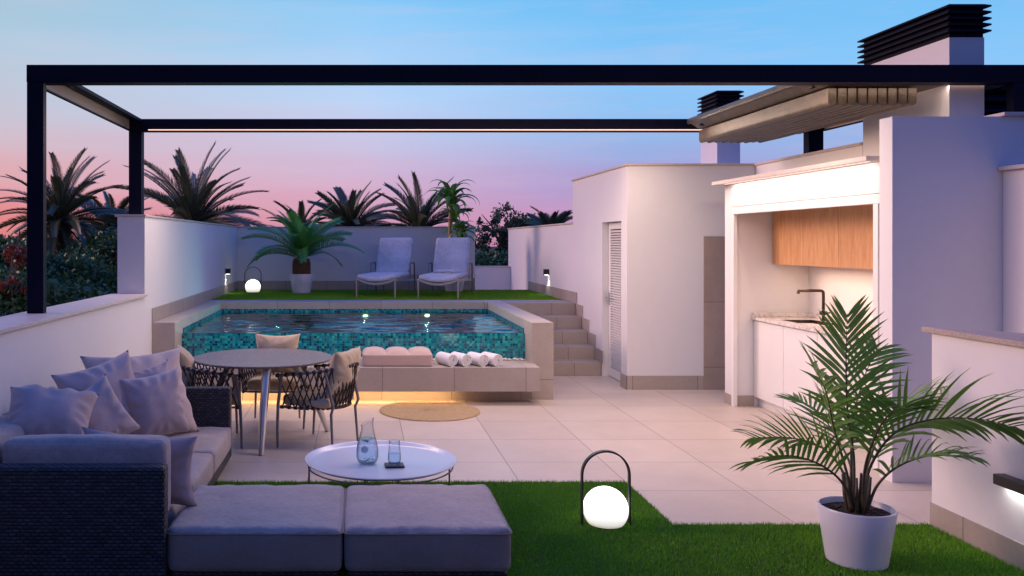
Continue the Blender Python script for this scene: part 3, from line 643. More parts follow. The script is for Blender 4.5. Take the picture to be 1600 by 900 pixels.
# ================================================================== wall lamps
def downlight(x, y, z, s, sz, label, length=.075):
    r = empty('wall_lamp', (x, y, z), label, 'wall lamp', 'black downlights on the walls')
    a, b = sorted((x, x+s*sz)); k = MB(); k.box(a, b, y-length/2, y+length/2, z-.045, z+.045); k.build('housing', m_black, r, bevel=.003)
    a, b = sorted((x+s*.012, x+s*(sz-.012))); k = MB(); k.box(a, b, y-length/2+.01, y+length/2-.01, z-.0485, z-.0455); k.build('lens', m_lens, r)
    return r
def spot(loc, power, size=95):
    l = bpy.data.lights.new('downlight', 'SPOT'); l.energy = power; l.spot_size = R(size); l.spot_blend = .6; l.color = (1, .93, .85); l.shadow_soft_size = .012
    o = bpy.data.objects.new('downlight', l); S.collection.objects.link(o); o.location = loc; return o
downlight(3.068, 13.9, 1.21, -1, .08, 'small black wall downlight above the top of the steps'); spot((3.01, 13.9, 1.155), 4)
downlight(-2.249, 14.25, 1.21, 1, .08, 'small black wall downlight left of the far glowing lantern'); spot((-2.19, 14.25, 1.155), 4)
# long bar lamp on near parapet
r = empty('wall_lamp', (3.39, 4.33, .46), 'long black bar lamp low on the near parapet', 'wall lamp', 'black downlights on the walls')
k = MB(); k.box(3.335, 3.399, 4.12, 4.50, .425, .480); k.build('housing', m_black, r, bevel=.004)
k = MB(); k.box(3.35, 3.39, 4.14, 4.48, .421, .4245); k.build('lens', emit('bar_lens', (1, .97, .95), 3), r)
strip_light('bar_downlight', (3.368, 4.31, .419), (0, 0, -1), .34, .03, .4, (1, .96, .93), (0, 1, 0))

# ================================================================== sofa
sf = empty('wicker_sofa', (-2.2, 4.2, 0), 'L-shaped dark wicker corner sofa with grey lavender cushions along the low wall', 'sofa')
k = MB(); k.box(-2.20, -.955, 4.16, 4.25, .03, .60); k.build('backrest', m_wicker, sf, bevel=.014, seg=3)
k = MB(); k.box(-2.20, -2.12, 4.252, 6.55, .03, .58); k.build('backrest', m_wicker, sf, bevel=.014, seg=3)
k = MB(); k.box(-2.20, -1.0, 6.552, 6.64, .03, .578); k.build('armrest', m_wicker, sf, bevel=.014, seg=3)
k = MB(); k.box(-2.119, -1.0, 4.252, 6.55, .035, .11); k.build('seat_frame', m_wicker, sf, bevel=.004)
def cushion(x0, x1, y0, y1, z0, z1, r=.035, puff=.012, n=14, wr=.004, seed=0, seam=True):
    """rounded block with puffed, slightly creased top"""
    b = bmesh.new(); bmesh.ops.create_cube(b, size=1)
    bmesh.ops.subdivide_edges(b, edges=b.edges, cuts=n, use_grid_fill=True)
    sx, sy, sz = x1-x0, y1-y0, z1-z0; c = Vector(((x0+x1)/2, (y0+y1)/2, (z0+z1)/2)); hs = Vector((sx/2, sy/2, sz/2))
    for v in b.verts:
        # spacing denser towards the edges
        q = Vector([math.copysign(1-(1-abs(t*2))**1.6, t) for t in v.co])
        p = Vector((q.x*hs.x, q.y*hs.y, q.z*hs.z)); inner = Vector([max(-(h-r), min(h-r, t)) for h, t in zip(hs, p)])
        dlt = p-inner
        if dlt.length > 1e-6: p = inner+dlt.normalized()*min(r, max(abs(dlt.x), abs(dlt.y), abs(dlt.z)))
        u, w, t = q.x, q.y, q.z
        bul = puff*(1-u*u)*(1-w*w)
        if abs(t) > .9: p.z += math.copysign(bul, t)
        else:
            if abs(u) > .9: p.x += math.copysign(puff*.8*(1-w*w)*(1-t*t), u)
            if abs(w) > .9: p.y += math.copysign(puff*.8*(1-u*u)*(1-t*t), w)
        e = max(abs(u), abs(w))
        nz = mnoise.fractal(Vector((p.x*7+seed*3.1, p.y*7, p.z*7)), .8, 2, 3)
        radial = math.sin(math.atan2(w, u)*26+seed+4*mnoise.noise(Vector((p.x*5, p.y*5, seed))))*max(0, e-.55)*(1 if t > 0 else .3)
        p.z += wr*(nz + 1.1*radial) if t > .6 else 0
        if abs(u) > .9: p.x += wr*.5*nz
        if abs(w) > .9: p.y += wr*.5*nz
        v.co = c+p
    mb = MB(); b.verts.index_update(); mb.v = [tuple(v.co) for v in b.verts]; mb.f = [tuple(v.index for v in f.verts) for f in b.faces]; b.free(); return mb
cushion(-1.86, -.985, 5.752, 6.548, .112, .288, seed=1).build('seat_cushion', m_sofa, sf, smooth=True)
cushion(-1.86, -.985, 5.005, 5.748, .112, .288, seed=2).build('seat_cushion', m_sofa, sf, smooth=True)
cushion(-1.86, -.985, 4.49, 5.001, .112, .286, seed=3).build('seat_cushion', m_sofa, sf, smooth=True)
cushion(-1.80, -.978, 4.27, 4.42, .30, .705, r=.04, seed=4).build('back_cushion', m_sofa, sf, smooth=True)
cushion(-2.115, -1.83, 4.27, 4.95, .30, .70, r=.05, seed=5).build('back_cushion', m_sofa, sf, smooth=True)
cushion(-2.115, -1.90, 4.96, 5.72, .30, .70, r=.05, seed=6).build('back_cushion', m_sofa, sf, smooth=True)
cushion(-2.115, -1.90, 5.74, 6.54, .30, .70, r=.05, seed=7).build('back_cushion', m_sofa, sf, smooth=True)
for (x0, x1, lab) in ((-.955, -.092, 'square grey lavender ottoman next to the corner of the wicker sofa'), (-.078, .745, 'square grey lavender ottoman farthest from the sofa corner, beside the grass')):
    o = empty('ottoman', ((x0+x1)/2, 4.6, 0), lab, 'ottoman', 'padded ottomans in front of the coffee table')
    cushion(x0, x1, 4.20, 4.985, .068, .287, r=.032, puff=.014, n=22, wr=.0055, seed=x0*9).build('seat', m_sofa, o, smooth=True)
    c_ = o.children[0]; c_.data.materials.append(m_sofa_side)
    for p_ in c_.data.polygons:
        if abs(p_.normal.z) < .45: p_.material_index = 1  # upright faces take the fabric colour with shade painted in
    k = MB(); a0, a1, b0_, b1_, rr = x0+.0, x1-.0, 4.20, 4.985, .03
    pts = []
    for (cx_, cy2, st0) in ((a1-rr, b1_-rr, 0), (a0+rr, b1_-rr, 90), (a0+rr, b0_+rr, 180), (a1-rr, b0_+rr, 270)):
        pts += [(cx_+(rr+.005)*math.cos(R(st0+q*15)), cy2+(rr+.005)*math.sin(R(st0+q*15)), .262) for q in range(7)]
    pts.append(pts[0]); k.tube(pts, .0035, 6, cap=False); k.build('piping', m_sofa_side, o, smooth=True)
    k = MB(); k.box(x0+.02, x1-.02, 4.215, 4.965, .012, .064); k.build('base', m_wicker, o, bevel=.004)
def pillow_mb(w, h, t, seed, n=26):
    mb = MB(); vs = []; fs = []; N1 = n+1
    for sgn in (1, -1):
        for i in range(N1):
            for j in range(N1):
                u = -1+2*i/n; v = -1+2*j/n
                x = u*w/2*(1-.12*(1-v*v)) ; y = v*h/2*(1-.12*(1-u*u))
                th = t*.60*max(0, (1-abs(u)**2.6)*(1-abs(v)**2.6))**.52
                ang = math.atan2(v, u); rad = max(abs(u), abs(v))
                cr = math.sin(ang*14+seed*2+3*mnoise.noise(Vector((u*2, v*2, seed))))*max(0, rad-.62)*(1-rad)**.5*.085*t/.16
                fold = mnoise.fractal(Vector((u*1.5+seed, v*1.5, sgn*3)), 1, 2, 2)*.012*(1-rad**3)
                th2 = th + (cr + fold)*(1 if th > .003 else 0)
                drop = -.03*(v*v)*0
                vs.append((x, y, sgn*max(0, th2)+.02*mnoise.noise(Vector((u*1.3, v*1.3, seed+5)))))
        b = 0 if sgn == 1 else N1*N1
        for i in range(n):
            for j in range(n):
                q = (b+i*N1+j, b+(i+1)*N1+j, b+(i+1)*N1+j+1, b+i*N1+j+1); fs.append(q if sgn == 1 else q[::-1])
    mb.add(vs, fs); return mb
def pillow(name, label, c, nrm, roll, w, h, t, seed, mat, group='scatter cushions on the wicker sofa', cat='cushion', parent=None, drape=0):
    """c centre, nrm facing direction, roll about it"""
    mb = pillow_mb(w, h, t, seed)
    z = Vector(nrm).normalized(); upv = Vector((0, 0, 1)); x = upv.cross(z).normalized(); y = z.cross(x)
    Mx = Matrix((x, y, z)).transposed() @ Matrix.Rotation(roll, 3, 'Z'); C = Vector(c)
    if parent is None:
        o = mb.build(name, mat, None, smooth=True); o.location = C; o.rotation_euler = Mx.to_euler()
        tag(o, label, cat, group)
    else:
        mb.map(lambda v: Mx @ v + C); o = mb.build(name, mat, parent, smooth=True)
    return o
def at(px, py, Y): return (px-563)*Y/F, Y, H-(py-378)*Y/F
pillow('cushion', 'large pale mauve cushion tallest on the sofa, leaning toward the far armrest', at(222, 617, 6.12), (.70, -.66, .45), -.02, .82, .66, .22, 1, m_pillow2)
pillow('cushion', 'blue lavender cushion with a pinched corner standing against the low wall', at(165, 630, 5.62), (.60, -.72, .34), .22, .56, .58, .25, 2, m_pillow)
pillow('cushion', 'square lavender cushion with folded top leaning in front of the tallest one', at(240, 634, 5.70), (.55, -.80, .25), .10, .44, .45, .21, 3, m_pillow)
pillow('cushion', 'small slumped cushion tucked behind the square lavender one', at(238, 606, 5.88), (.6, -.75, .45), .18, .36, .32, .15, 8, m_pillow)
pillow('cushion', 'lavender cushion standing on one corner in the middle of the row', at(148, 655, 5.22), (.45, -.85, .35), .50, .41, .41, .20, 4, m_pillow)
pillow('cushion', 'grey mauve cushion slumped over the back cushion, nearest the corner of the sofa', at(76, 656, 4.85), (.30, -.75, .85), -.20, .50, .42, .26, 5, m_pillow)
pillow('cushion', 'dark mauve cushion wedged behind the near back cushion by the first ottoman', at(218, 731, 4.58), (.18, .97, .15), .04, .66, .41, .13, 6, m_pillow)

# ================================================================== coffee table
ct = empty('coffee_table', (.13, 5.505, 0), 'round white metal tray coffee table on thin legs', 'coffee table')
k = MB(); R0 = .487
k.lathe([(0, .284), (R0-.07, .284), (R0-.035, .290), (R0-.012, .304), (R0, .306), (R0+.001, .300), (R0-.01, .297), (R0-.034, .282), (R0-.07, .277), (0, .277)], (.13, 5.505, 0), 96)
k.build('tray_top', M('white_tray_lacquer', (.66, .69, .74), .22, .02, 2), ct, smooth=True, auto=50)
for a in (12, 102, 192, 282):
    a = R(a); x, y = .13+.465*math.cos(a), 5.505+.465*math.sin(a)
    k = MB(); k.tube([(x, y, .0), (x, y, .292)], .006, 10); k.build('leg', m_grey_metal, ct, smooth=True, auto=40)
k = MB(); pts = [(.13+.465*math.cos(t), 5.505+.465*math.sin(t), .262) for t in np.linspace(0, 2*math.pi, 49)]; k.tube(pts, .005, 8, cap=False); k.build('ring', m_grey_metal, ct, smooth=True)
TZ = .2845
cf = empty('carafe', (.045, 5.45, TZ), 'clear glass carafe of water with mint and a lemon slice', 'carafe')
cx, cy = .045, 5.45
pr = [(.0, .0), (.045, .001), (.062, .015), (.071, .045), (.071, .085), (.064, .130), (.050, .180), (.040, .225), (.039, .255), (.043, .268)]
inn = [(r-.0025, z) for r, z in pr[::-1][:-1]] + [(.0, .006)]; inn[-2] = (.040, .006)
k = MB(); k.lathe(pr+inn, (cx, cy, TZ), 48, close=True)
k.map(lambda v: Vector((v.x, v.y, v.z+max(0, (v.z-TZ-.20))/.068*(.022*(v.x-cx)/.04 if True else 0))))
k.build('glass_body', m_glass, cf, smooth=True)
k = MB(); k.lathe([(0, .007), (.041, .007), (.058, .018), (.067, .046), (.067, .085), (.0605, .130), (.054, .162), (0, .162)], (cx, cy, TZ), 40); k.build('water_fill', m_drink, cf, smooth=True, auto=60)
m_mint = leafmat('mint_leaf', (.02, .10, .05), (.06, .22, .10)); m_lemon = M('lemon_slice', (.92, .88, .80), .4, .1, 30)
k = MB()
for i in range(26):
    top = i % 2; a = random.uniform(0, 6.3); rr = random.uniform(0, .05); z = TZ+(random.uniform(.145, .160) if top else random.uniform(.012, .045))
    c0 = Vector((cx+rr*math.cos(a), cy+rr*math.sin(a), z)); s_ = random.uniform(.012, .021); d1 = Vector((math.cos(a*3), math.sin(a*3), random.uniform(-.4, .4)))*s_; d2 = Vector((-math.sin(a*3), math.cos(a*3), random.uniform(-.3, .3)))*s_*.6
    k.add([c0-d1, c0+d2, c0+d1, c0-d2], [(0, 1, 2, 3)])
k.build('mint_leaves', m_mint, cf)
k = MB(); k.prism([(.022*math.cos(t), .022*math.sin(t)) for t in np.linspace(0, 2*math.pi, 25)[:-1]], -.003, .003, 'y'); k.map(lambda v: v+Vector((cx-.018, cy-.045, TZ+.10))); k.build('lemon_slice', m_lemon, cf)
co_ = empty('coaster', (.215, 5.385, TZ), 'square dark slate coaster under the drinking glass', 'coaster')
k = MB(); k.box(.155, .275, 5.335, 5.435, TZ, TZ+.012); k.map(lambda v: Matrix.Rotation(.06, 4, 'Z') @ (v-Vector((.215, 5.385, 0))) + Vector((.215, 5.385, 0))); k.build('slate', M('slate', (.018, .022, .04), .6, .3, 40), co_, bevel=.003)
gz = TZ+.0125; gx, gy = .215, 5.385
gl = empty('drinking_glass', (gx, gy, gz), 'ribbed tumbler half full of water on the dark coaster', 'glass')
pr = [(0, 0), (.026, 0), (.037, .010), (.042, .03), (.042, .055), (.036, .11), (.034, .15)]
k = MB(); k.lathe(pr+[(r-.002, z) for r, z in pr[::-1][:-2]]+[(.024, .007), (0, .007)], (gx, gy, gz), 40, close=True); k.build('glass_body', m_glass, gl, smooth=True)
k = MB(); k.lathe([(0, .008), (.024, .008), (.035, .014), (.0395, .03), (.0395, .055), (.0375, .068), (0, .068)], (gx, gy, gz), 36); k.build('water_fill', m_drink, gl, smooth=True, auto=60)

# ================================================================== dining table
dt = empty('dining_table', (-.844, 7.4, 0), 'round dining table with a speckled stone top and pale metal legs', 'dining table')
k = MB(); k.lathe([(0, .683), (.585, .683), (.598, .690), (.60, .697), (.597, .703), (0, .703)], (-.844, 7.4, 0), 96); k.build('tabletop', m_tabletop, dt, smooth=True, auto=40)
for (f, t) in (((-.79, 6.79), (-.765, 6.98)), ((-.29, 7.66), (-.58, 7.32)), ((-1.42, 7.68), (-1.12, 7.34))):
    k = MB(); k.tube([(f[0], f[1], .0), (f[0]*.65+t[0]*.35, f[1]*.65+t[1]*.35, .3), (t[0], t[1], .668)], [.023, .031, .039], 20); k.build('leg', m_lite_metal, dt, smooth=True, auto=50)
k = MB()
for t in ((-.765, 6.98), (-.58, 7.32), (-1.12, 7.34)): k.tube([(-.84, 7.25, .672), (t[0], t[1], .672)], .011, 8)
k.build('underframe', m_grey_metal, dt)
# ---------------------------------------------------------------- rope chairs (built once at the origin facing +Y)
m_rope = M('dark_rope', (.048, .034, .028), .8, .3, 80, obj=True, bump=.6, bscale=300, bdist=.003)
def make_chair():
    r = empty('rope_armchair', (0, 0, 0), 'x', 'dining chair', 'woven rope chairs around the dining table')
    # rail: U open to +Y
    def rail(s, w, yb, yf, zb, zf):
        # s in [-1,1]
        a = s*math.pi*.5; e = 1.15
        cxv = math.copysign(abs(math.sin(a))**(1/e), a)*w
        yy = yb + (yf-yb)*(1-abs(math.cos(a))**(1/e)) if True else 0
        zz = zb + (zf-zb)*abs(s)**1.5
        return Vector((cxv, yy, zz))
    top = lambda s: rail(s, .305, -.31, .235, .685, .60)
    bot = lambda s: rail(s, .265, -.245, .22, .345, .335)
    ss = np.linspace(-1, 1, 41)
    k = MB(); k.tube([top(s) for s in ss], .0115, 10); k.build('arm_rail', m_grey_metal, r, smooth=True, auto=50)
    k = MB(); k.tube([bot(s) for s in ss], .009, 8); k.tube([bot(-1), (0, .225, .33), bot(1)], .009, 8); k.build('seat_rail', m_grey_metal, r, smooth=True, auto=50)
    k = MB(); n = 27
    for i in range(n+1):
        s = -1+2*i/n
        for d in (-2, 2):
            s2 = -1+2*(i+d)/n
            if abs(s2) > 1.001: continue
            a, b = top(s), bot(s2); mid = (a+b)/2 + (Vector((0, .0, 0)) - Vector(((a+b).x/2, (a+b).y/2, 0))).normalized()*(-.012)
            off = Vector((mid.x, mid.y, 0)).normalized()*(.004 if d > 0 else -.004)
            k.tube([a+off, mid+off, b+off], .0062, 6)
        # wraps around the rails
        for fn, rr in ((top, .017), (bot, .0145)):
            p0 = fn(max(-1, s-.012)); p1 = fn(min(1, s+.012)); c0 = fn(s); dd = (p1-p0).normalized()*.013
            k.tube([c0-dd, c0+dd], rr, 10)
    k.build('rope_weave', m_rope, r, smooth=True, auto=60)
    for sx in (-1, 1):
        k = MB(); k.tube([top(sx*.97), (sx*.300, .235, .36), (sx*.295, .245, .18), (sx*.285, .25, 0)], [.013, .0135, .012, .0095], 10); k.build('leg', m_grey_metal, r, smooth=True, auto=50)
        k = MB(); k.tube([top(sx*.50), (sx*.215, -.24, .36), (sx*.205, -.215, .30), (sx*.215, -.235, 0)], [.011, .0125, .012, .0095], 10); k.build('leg', m_grey_metal, r, smooth=True, auto=50)
    cushion(-.235, .235, -.20, .24, .345, .43, r=.03, puff=.015, n=10, seed=3).build('seat_cushion', m_beige, r, smooth=True)
    pillow('back_cushion', '', (0, -.215, .62), (0, 1, .22), 0, .44, .40, .15, 11, m_beige, parent=r)
    return r
ch = make_chair()
spots = [((-.33, 7.19), 62, 'rope armchair with beige cushions on the coffee table side of the dining table'),
         ((-1.28, 7.25), -78, 'rope armchair with beige cushions partly hidden behind the sofa armrest'),
         ((-.80, 8.0), 180, 'rope armchair with beige cushions between the dining table and the pool')]
for i, ((x, y), a, lab) in enumerate(spots):
    o = ch if i == 0 else copy_tree(ch)
    o.location = (x, y, 0); o.rotation_euler = (0, 0, R(a)); o['label'] = lab

# ================================================================== mat, pouf, towels
k = MB(); k.lathe([(0, 0), (.50, 0), (.503, .006), (.50, .012), (.49, .014), (0, .014)], (0, 0, 0), 96)
o = k.build('round_mat', m_jute, None, smooth=True, auto=40); o.location = (.694, 8.57, .0008); tag(o, 'round braided jute mat on the tiles in front of the bench', 'mat')
pf = empty('seat_pad', (.39, 9.15, .39), 'thick pink tufted seat pad with three pillowed sections on the bench', 'seat pad')
cushion(.0235, .76, 8.965, 9.36, .3905, .520, r=.018, puff=.004, wr=.0006, seed=2).build('base_block', m_pink, pf, smooth=True)
for i in range(3):
    x0 = .026+i*.2445
    b = MB(); n = 16; vs = []; fs = []
    for a in range(n+1):
        for c_ in range(n+1):
            u = -1+2*a/n; v = -1+2*c_/n
            z = .514+.055*max(0, (1-abs(u)**2.4)*(1-abs(v)**3))**.5
            vs.append((x0+.1222+u*.1222, 9.163+v*.192, z))
    for a in range(n):
        for c_ in range(n): fs.append((a*(n+1)+c_, (a+1)*(n+1)+c_, (a+1)*(n+1)+c_+1, a*(n+1)+c_+1))
    b.add(vs, fs); b.build('tufted_section', m_pink, pf, smooth=True)
def towel(cx, cy, label):
    r = empty('rolled_towel', (cx, cy, .39), label, 'towel', 'white rolled towels on the bench')
    d = Vector((-.115, .25, 0)).normalized(); ln = .26; u = Vector((d.y, -d.x, 0)); k = MB(); n = 150; rings = 12
    # spiral sheet, thickness th
    turns = 3.6; prof = []
    def spi(t, off): rr = .007+.059*t+off; a = turns*2*math.pi*t+1.2; return rr*math.cos(a), rr*math.sin(a)
    vs = []; cz = .39+.066
    for t in np.linspace(0, 1, n):
        for off in (-.0062, .0062):
            x, z = spi(t, off)
            wob = .002*mnoise.noise(Vector((x*40, z*40, cx*10)))
            for s_ in (-.5, -.49, .49, .5):
                sh = 0 if abs(s_) < .495 else -.3*abs(off)
                rr2 = 1+sh*8
                p_ = Vector((cx, cy, cz)) + d*(s_*ln+.13) + u*x*rr2 + Vector((0, 0, z*rr2)) + d*wob
                vs.append(p_)
    fs = []
    for i in range(n-1):
        b0 = i*8; b1 = (i+1)*8
        for j in range(3):
            fs.append((b0+j, b1+j, b1+j+1, b0+j+1)); fs.append((b0+4+j, b0+4+j+1, b1+4+j+1, b1+4+j))
        fs.append((b0, b0+4, b1+4, b1)); fs.append((b0+3, b1+3, b1+7, b0+7))
    fs.append((0, 1, 2, 3, 7, 6, 5, 4)); e = (n-1)*8; fs.append((e, e+4, e+5, e+6, e+7, e+3, e+2, e+1))
    k.add(vs, fs); k.build('terry_roll', m_towel, r, smooth=True, auto=50)
for x, lab in ((.975, 'rolled white towel closest to the pink seat pad'), (1.122, 'rolled white towel second from the pink seat pad, touching the first'), (1.302, 'rolled white towel third from the pink seat pad'), (1.45, 'rolled white towel nearest the stone pillar, last of the four')):
    towel(x, 8.96, lab)

# ================================================================== globe lanterns
def lantern(x, y, z, label):
    r = empty('globe_lantern', (x, y, z), label, 'lantern', 'globe lanterns with hoop handles')
    RR = .132; a0 = -math.asin(.64)
    prof = [(0, .012)] + [(RR*math.cos(a), .012+RR*.64+RR*math.sin(a)) for a in np.linspace(a0, math.pi/2-.001, 24)] + [(0, .012+RR*1.64)]
    k = MB(); k.lathe(prof, (x, y, z), 48); k.build('globe', m_globe, r, smooth=True)
    k = MB(); k.lathe([(0, .0), (.100, .0), (.103, .006), (.10, .0118), (0, .0118)], (x, y, z), 40); k.build('base', m_black, r, smooth=True, auto=40)
    w = .141; pts = [(x-w, y, z+.0), (x-w, y, z+.29)] + [(x-w*math.cos(a), y, z+.30+w*math.sin(a)) for a in np.linspace(.05, math.pi-.05, 24)] + [(x+w, y, z+.29), (x+w, y, z)]
    vs = []; m = len(pts)
    for i, p_ in enumerate(pts):
        t = (Vector(pts[min(i+1, m-1)])-Vector(pts[max(i-1, 0)])).normalized(); nn = Vector((t.z, 0, -t.x)); 
        for a, b in ((-.005, -.016), (.005, -.016), (.005, .016), (-.005, .016)): vs.append(Vector(p_)+nn*a+Vector((0, b, 0)))
    fs = [(i*4+q, i*4+(q+1) % 4, (i+1)*4+(q+1) % 4, (i+1)*4+q) for i in range(m-1) for q in range(4)]+[(3, 2, 1, 0), tuple((m-1)*4+q for q in range(4))]
    k = MB(); k.add(vs, fs); k.build('handle', m_black, r, smooth=True, auto=40)
lantern(1.462, 5.085, .012, 'large glowing globe lantern on the near grass')
lantern(-1.84, 14.62, LZ, 'glowing globe lantern far off in the corner of the upper lawn')

# ================================================================== loungers
m_lframe = M('lounger_frame', (.42, .37, .34), .4, .05, 10, metal=.2)
def make_lounger():
    r = empty('sun_lounger', (0, 0, 0), 'x', 'sun lounger', 'sun loungers on the upper lawn')
    W2 = .31
    k = MB()
    for sx in (-1, 1): k.box(sx*W2-.014, sx*W2+.014, 0.015, 1.95, .255, .30)
    k.tube([(W2*t, .014, .285-.075*(1-t*t)) for t in np.linspace(-1, 1, 17)], .018, 10, flat=1.3); k.box(-W2, W2, 1.92, 1.95, .26, .295); k.box(-W2, W2, 1.12, 1.15, .25, .28)
    k.build('frame', m_lframe, r, smooth=True, auto=40)
    for (x, y) in ((-W2, .014), (W2, .014), (-W2, 1.78), (W2, 1.78)):
        k = MB(); k.tube([(x, y, 0), (x, y, .30)], [.012, .016], 10); k.build('leg', m_lframe if y < 1 else m_grey_metal, r, smooth=True, auto=50)
    for sx in (-1, 1):
        k = MB(); x = sx*(W2+.03); k.tube([(x, 1.0, .27), (x, 1.0, .50), (x, 1.02, .515), (x, 1.30, .52), (x, 1.32, .50), (x+.0, 1.36, 0)], .012, 8); k.build('armrest', m_grey_metal, r, smooth=True, auto=50)
    # mattress with sag
    m = cushion(-.30, .30, .0, 1.16, .295, .365, r=.03, puff=.006, n=16, wr=.003, seed=2)
    m.map(lambda v: Vector((v.x, v.y, v.z-.055*(1-(v.x/.3)**2)*max(0, 1-v.y/.7)+.0)))
    m.build('seat_mattress', m_loungef, r, smooth=True)
    b = cushion(-.285, .285, 0, .70, -.035, .035, r=.03, puff=.010, n=16, wr=.003, seed=5); an = R(57)
    b.map(lambda v: Vector((v.x, 1.10+v.y*math.cos(an)-v.z*math.sin(an), .345+v.y*math.sin(an)+v.z*math.cos(an))))
    b.build('backrest', m_loungef, r, smooth=True)
    k = MB(); 
    for sx in (-1, 1): k.tube([(sx*.27, 1.15, .29), (sx*.27, 1.50, .83)], .011, 8)
    k.tube([(-.27, 1.35, .60), (-.2, 1.6, .28)], .009, 8); k.tube([(.27, 1.35, .60), (.2, 1.6, .28)], .009, 8)
    k.build('back_frame', m_grey_metal, r)
    return r
lg = make_lounger()
for i, (x, y, lab) in enumerate(((.235, 13.29, 'pale blue grey sun lounger nearest the potted cycad'), (1.19, 13.1, 'pale blue grey sun lounger with a folded towel, beside the gap in the wall'))):
    o = lg if i == 0 else copy_tree(lg); o.location = (x, y, LZ); o.rotation_euler = (0, 0, R(-15.5)); o['label'] = lab
k = MB()
for q in range(3):
    vs = []; fs = []; n = 14
    for a in range(n+1):
        for c_ in range(n+1):
            u = -1+2*a/n; v = -1+2*c_/n
            vs.append((u*.19*(1-.1*q)+.02*mnoise.noise(Vector((v*3, q, 1))), v*.11+.02*mnoise.noise(Vector((u*3, q, 5))), .006+.014*q+.012*(mnoise.noise(Vector((u*2.5, v*2.5, q)))+.5)))
    for a in range(n):
        for c_ in range(n): fs.append((a*(n+1)+c_, (a+1)*(n+1)+c_, (a+1)*(n+1)+c_+1, a*(n+1)+c_+1))
    k.add(vs, fs)
o = k.build('folded_towel', m_towel, None, smooth=True); sd = o.modifiers.new('s', 'SOLIDIFY'); sd.thickness = .008
o.location = (1.40, 13.85, LZ+.372); o.rotation_euler = (0, 0, R(-18)); tag(o, 'crumpled pale towel lying on the seat of the second lounger', 'towel')

# ================================================================== plants
def frond(base, az, e0, e1, Lr, nl, lmax, wl, seg=3, droop=.35, fold=.6, start=.18, tipk=.35, sway=0, fwd=.9, thick=.006, rs=None, tw=0):
    """pinnate frond; returns rachis points, leaf verts, leaf quads"""
    rs = rs or random
    K = 16; pts = [Vector(base)]; az0 = az
    for i in range(K):
        t = (i+.5)/K; e = e0+(e1-e0)*t**1.2; a = az0+sway*t
        pts.append(pts[-1]+Vector((math.cos(a)*math.cos(e), math.sin(a)*math.cos(e), math.sin(e)))*Lr/K)
    V = []; Fq = []
    def P(t):
        f = t*K; i = min(int(f), K-1); return pts[i].lerp(pts[i+1], f-i), (pts[i+1]-pts[i]).normalized()
    for j in range(nl):
        t = start+(1-start)*(j+.5)/nl; p, tg = P(min(.999, t))
        side0 = tg.cross(Vector((0, 0, 1)));
        side0 = side0.normalized() if side0.length > 1e-3 else Vector((math.sin(az), -math.cos(az), 0))
        if tw: side0 = (Matrix.Rotation(tw, 3, tg) @ side0)
        upn = side0.cross(tg).normalized()
        lt = (t-start)/(1-start); prof = (math.sin(math.pi*min(1, (.22+.78*lt))**.8)**.7)*(1-lt)+tipk*lt if False else (min(1, .55+lt*2.2))*(1-(1-tipk)*lt**2.2)
        for sg in (-1, 1):
            l = lmax*prof*rs.uniform(.88, 1.08); f = fwd*(.55+.9*lt)+rs.uniform(-.08, .08)
            d = (side0*sg + tg*f + upn*fold*(1-lt*.5)).normalized()
            c = p; wv = tg*.5+upn*.3; b = len(V)
            for q in range(seg+1):
                u = q/seg; w = wl*(.55+.9*math.sin(math.pi*min(1, u*.8+.12)))*(1-u**3)+.0004
                nrm = d.cross(tg); wd = nrm.cross(d).normalized() if nrm.length > 1e-4 else tg
                V.append(c-wd*w/2); V.append(c+wd*w/2)
                d2 = (d+Vector((0, 0, -1))*droop*(1.0/seg)*(.5+u)).normalized(); c = c+d*l/seg; d = d2
            for q in range(seg): Fq.append((b+2*q, b+2*q+1, b+2*q+3, b+2*q+2))
    return pts, V, Fq
def pot(parent, c, r0, r1, h, mat=m_pot):
    k = MB(); k.lathe([(0, 0), (r0-.01, 0), (r0, .008), (r0+(r1-r0)*.5, h*.5), (r1, h-.008), (r1-.003, h), (r1-.012, h), (r1-.015, h-.012), (r1-.02, h-.03), (0, h-.03)], c, 56)
    k.build('pot', mat, parent, smooth=True, auto=35)
    k = MB(); n = 160
    for i in range(n):
        a = random.uniform(0, 6.28); rr = (r1-.035)*math.sqrt(random.random()); s_ = random.uniform(.006, .016)
        rot = Matrix.Rotation(random.uniform(0, 3), 3, 'Z') @ Matrix.Rotation(random.uniform(-.6, .6), 3, 'X')
        k.add([rot @ Vector((v.x*s_*1.5, v.y*s_, v.z*s_*.5)) + Vector((c[0]+rr*math.cos(a), c[1]+rr*math.sin(a), c[2]+h-.028)) for v in iv], ifc)
    k.lathe([(0, h-.031), (r1-.022, h-.031), (r1-.022, h-.029), (0, h-.027)], c, 30)
    k.build('soil', m_soil, parent)
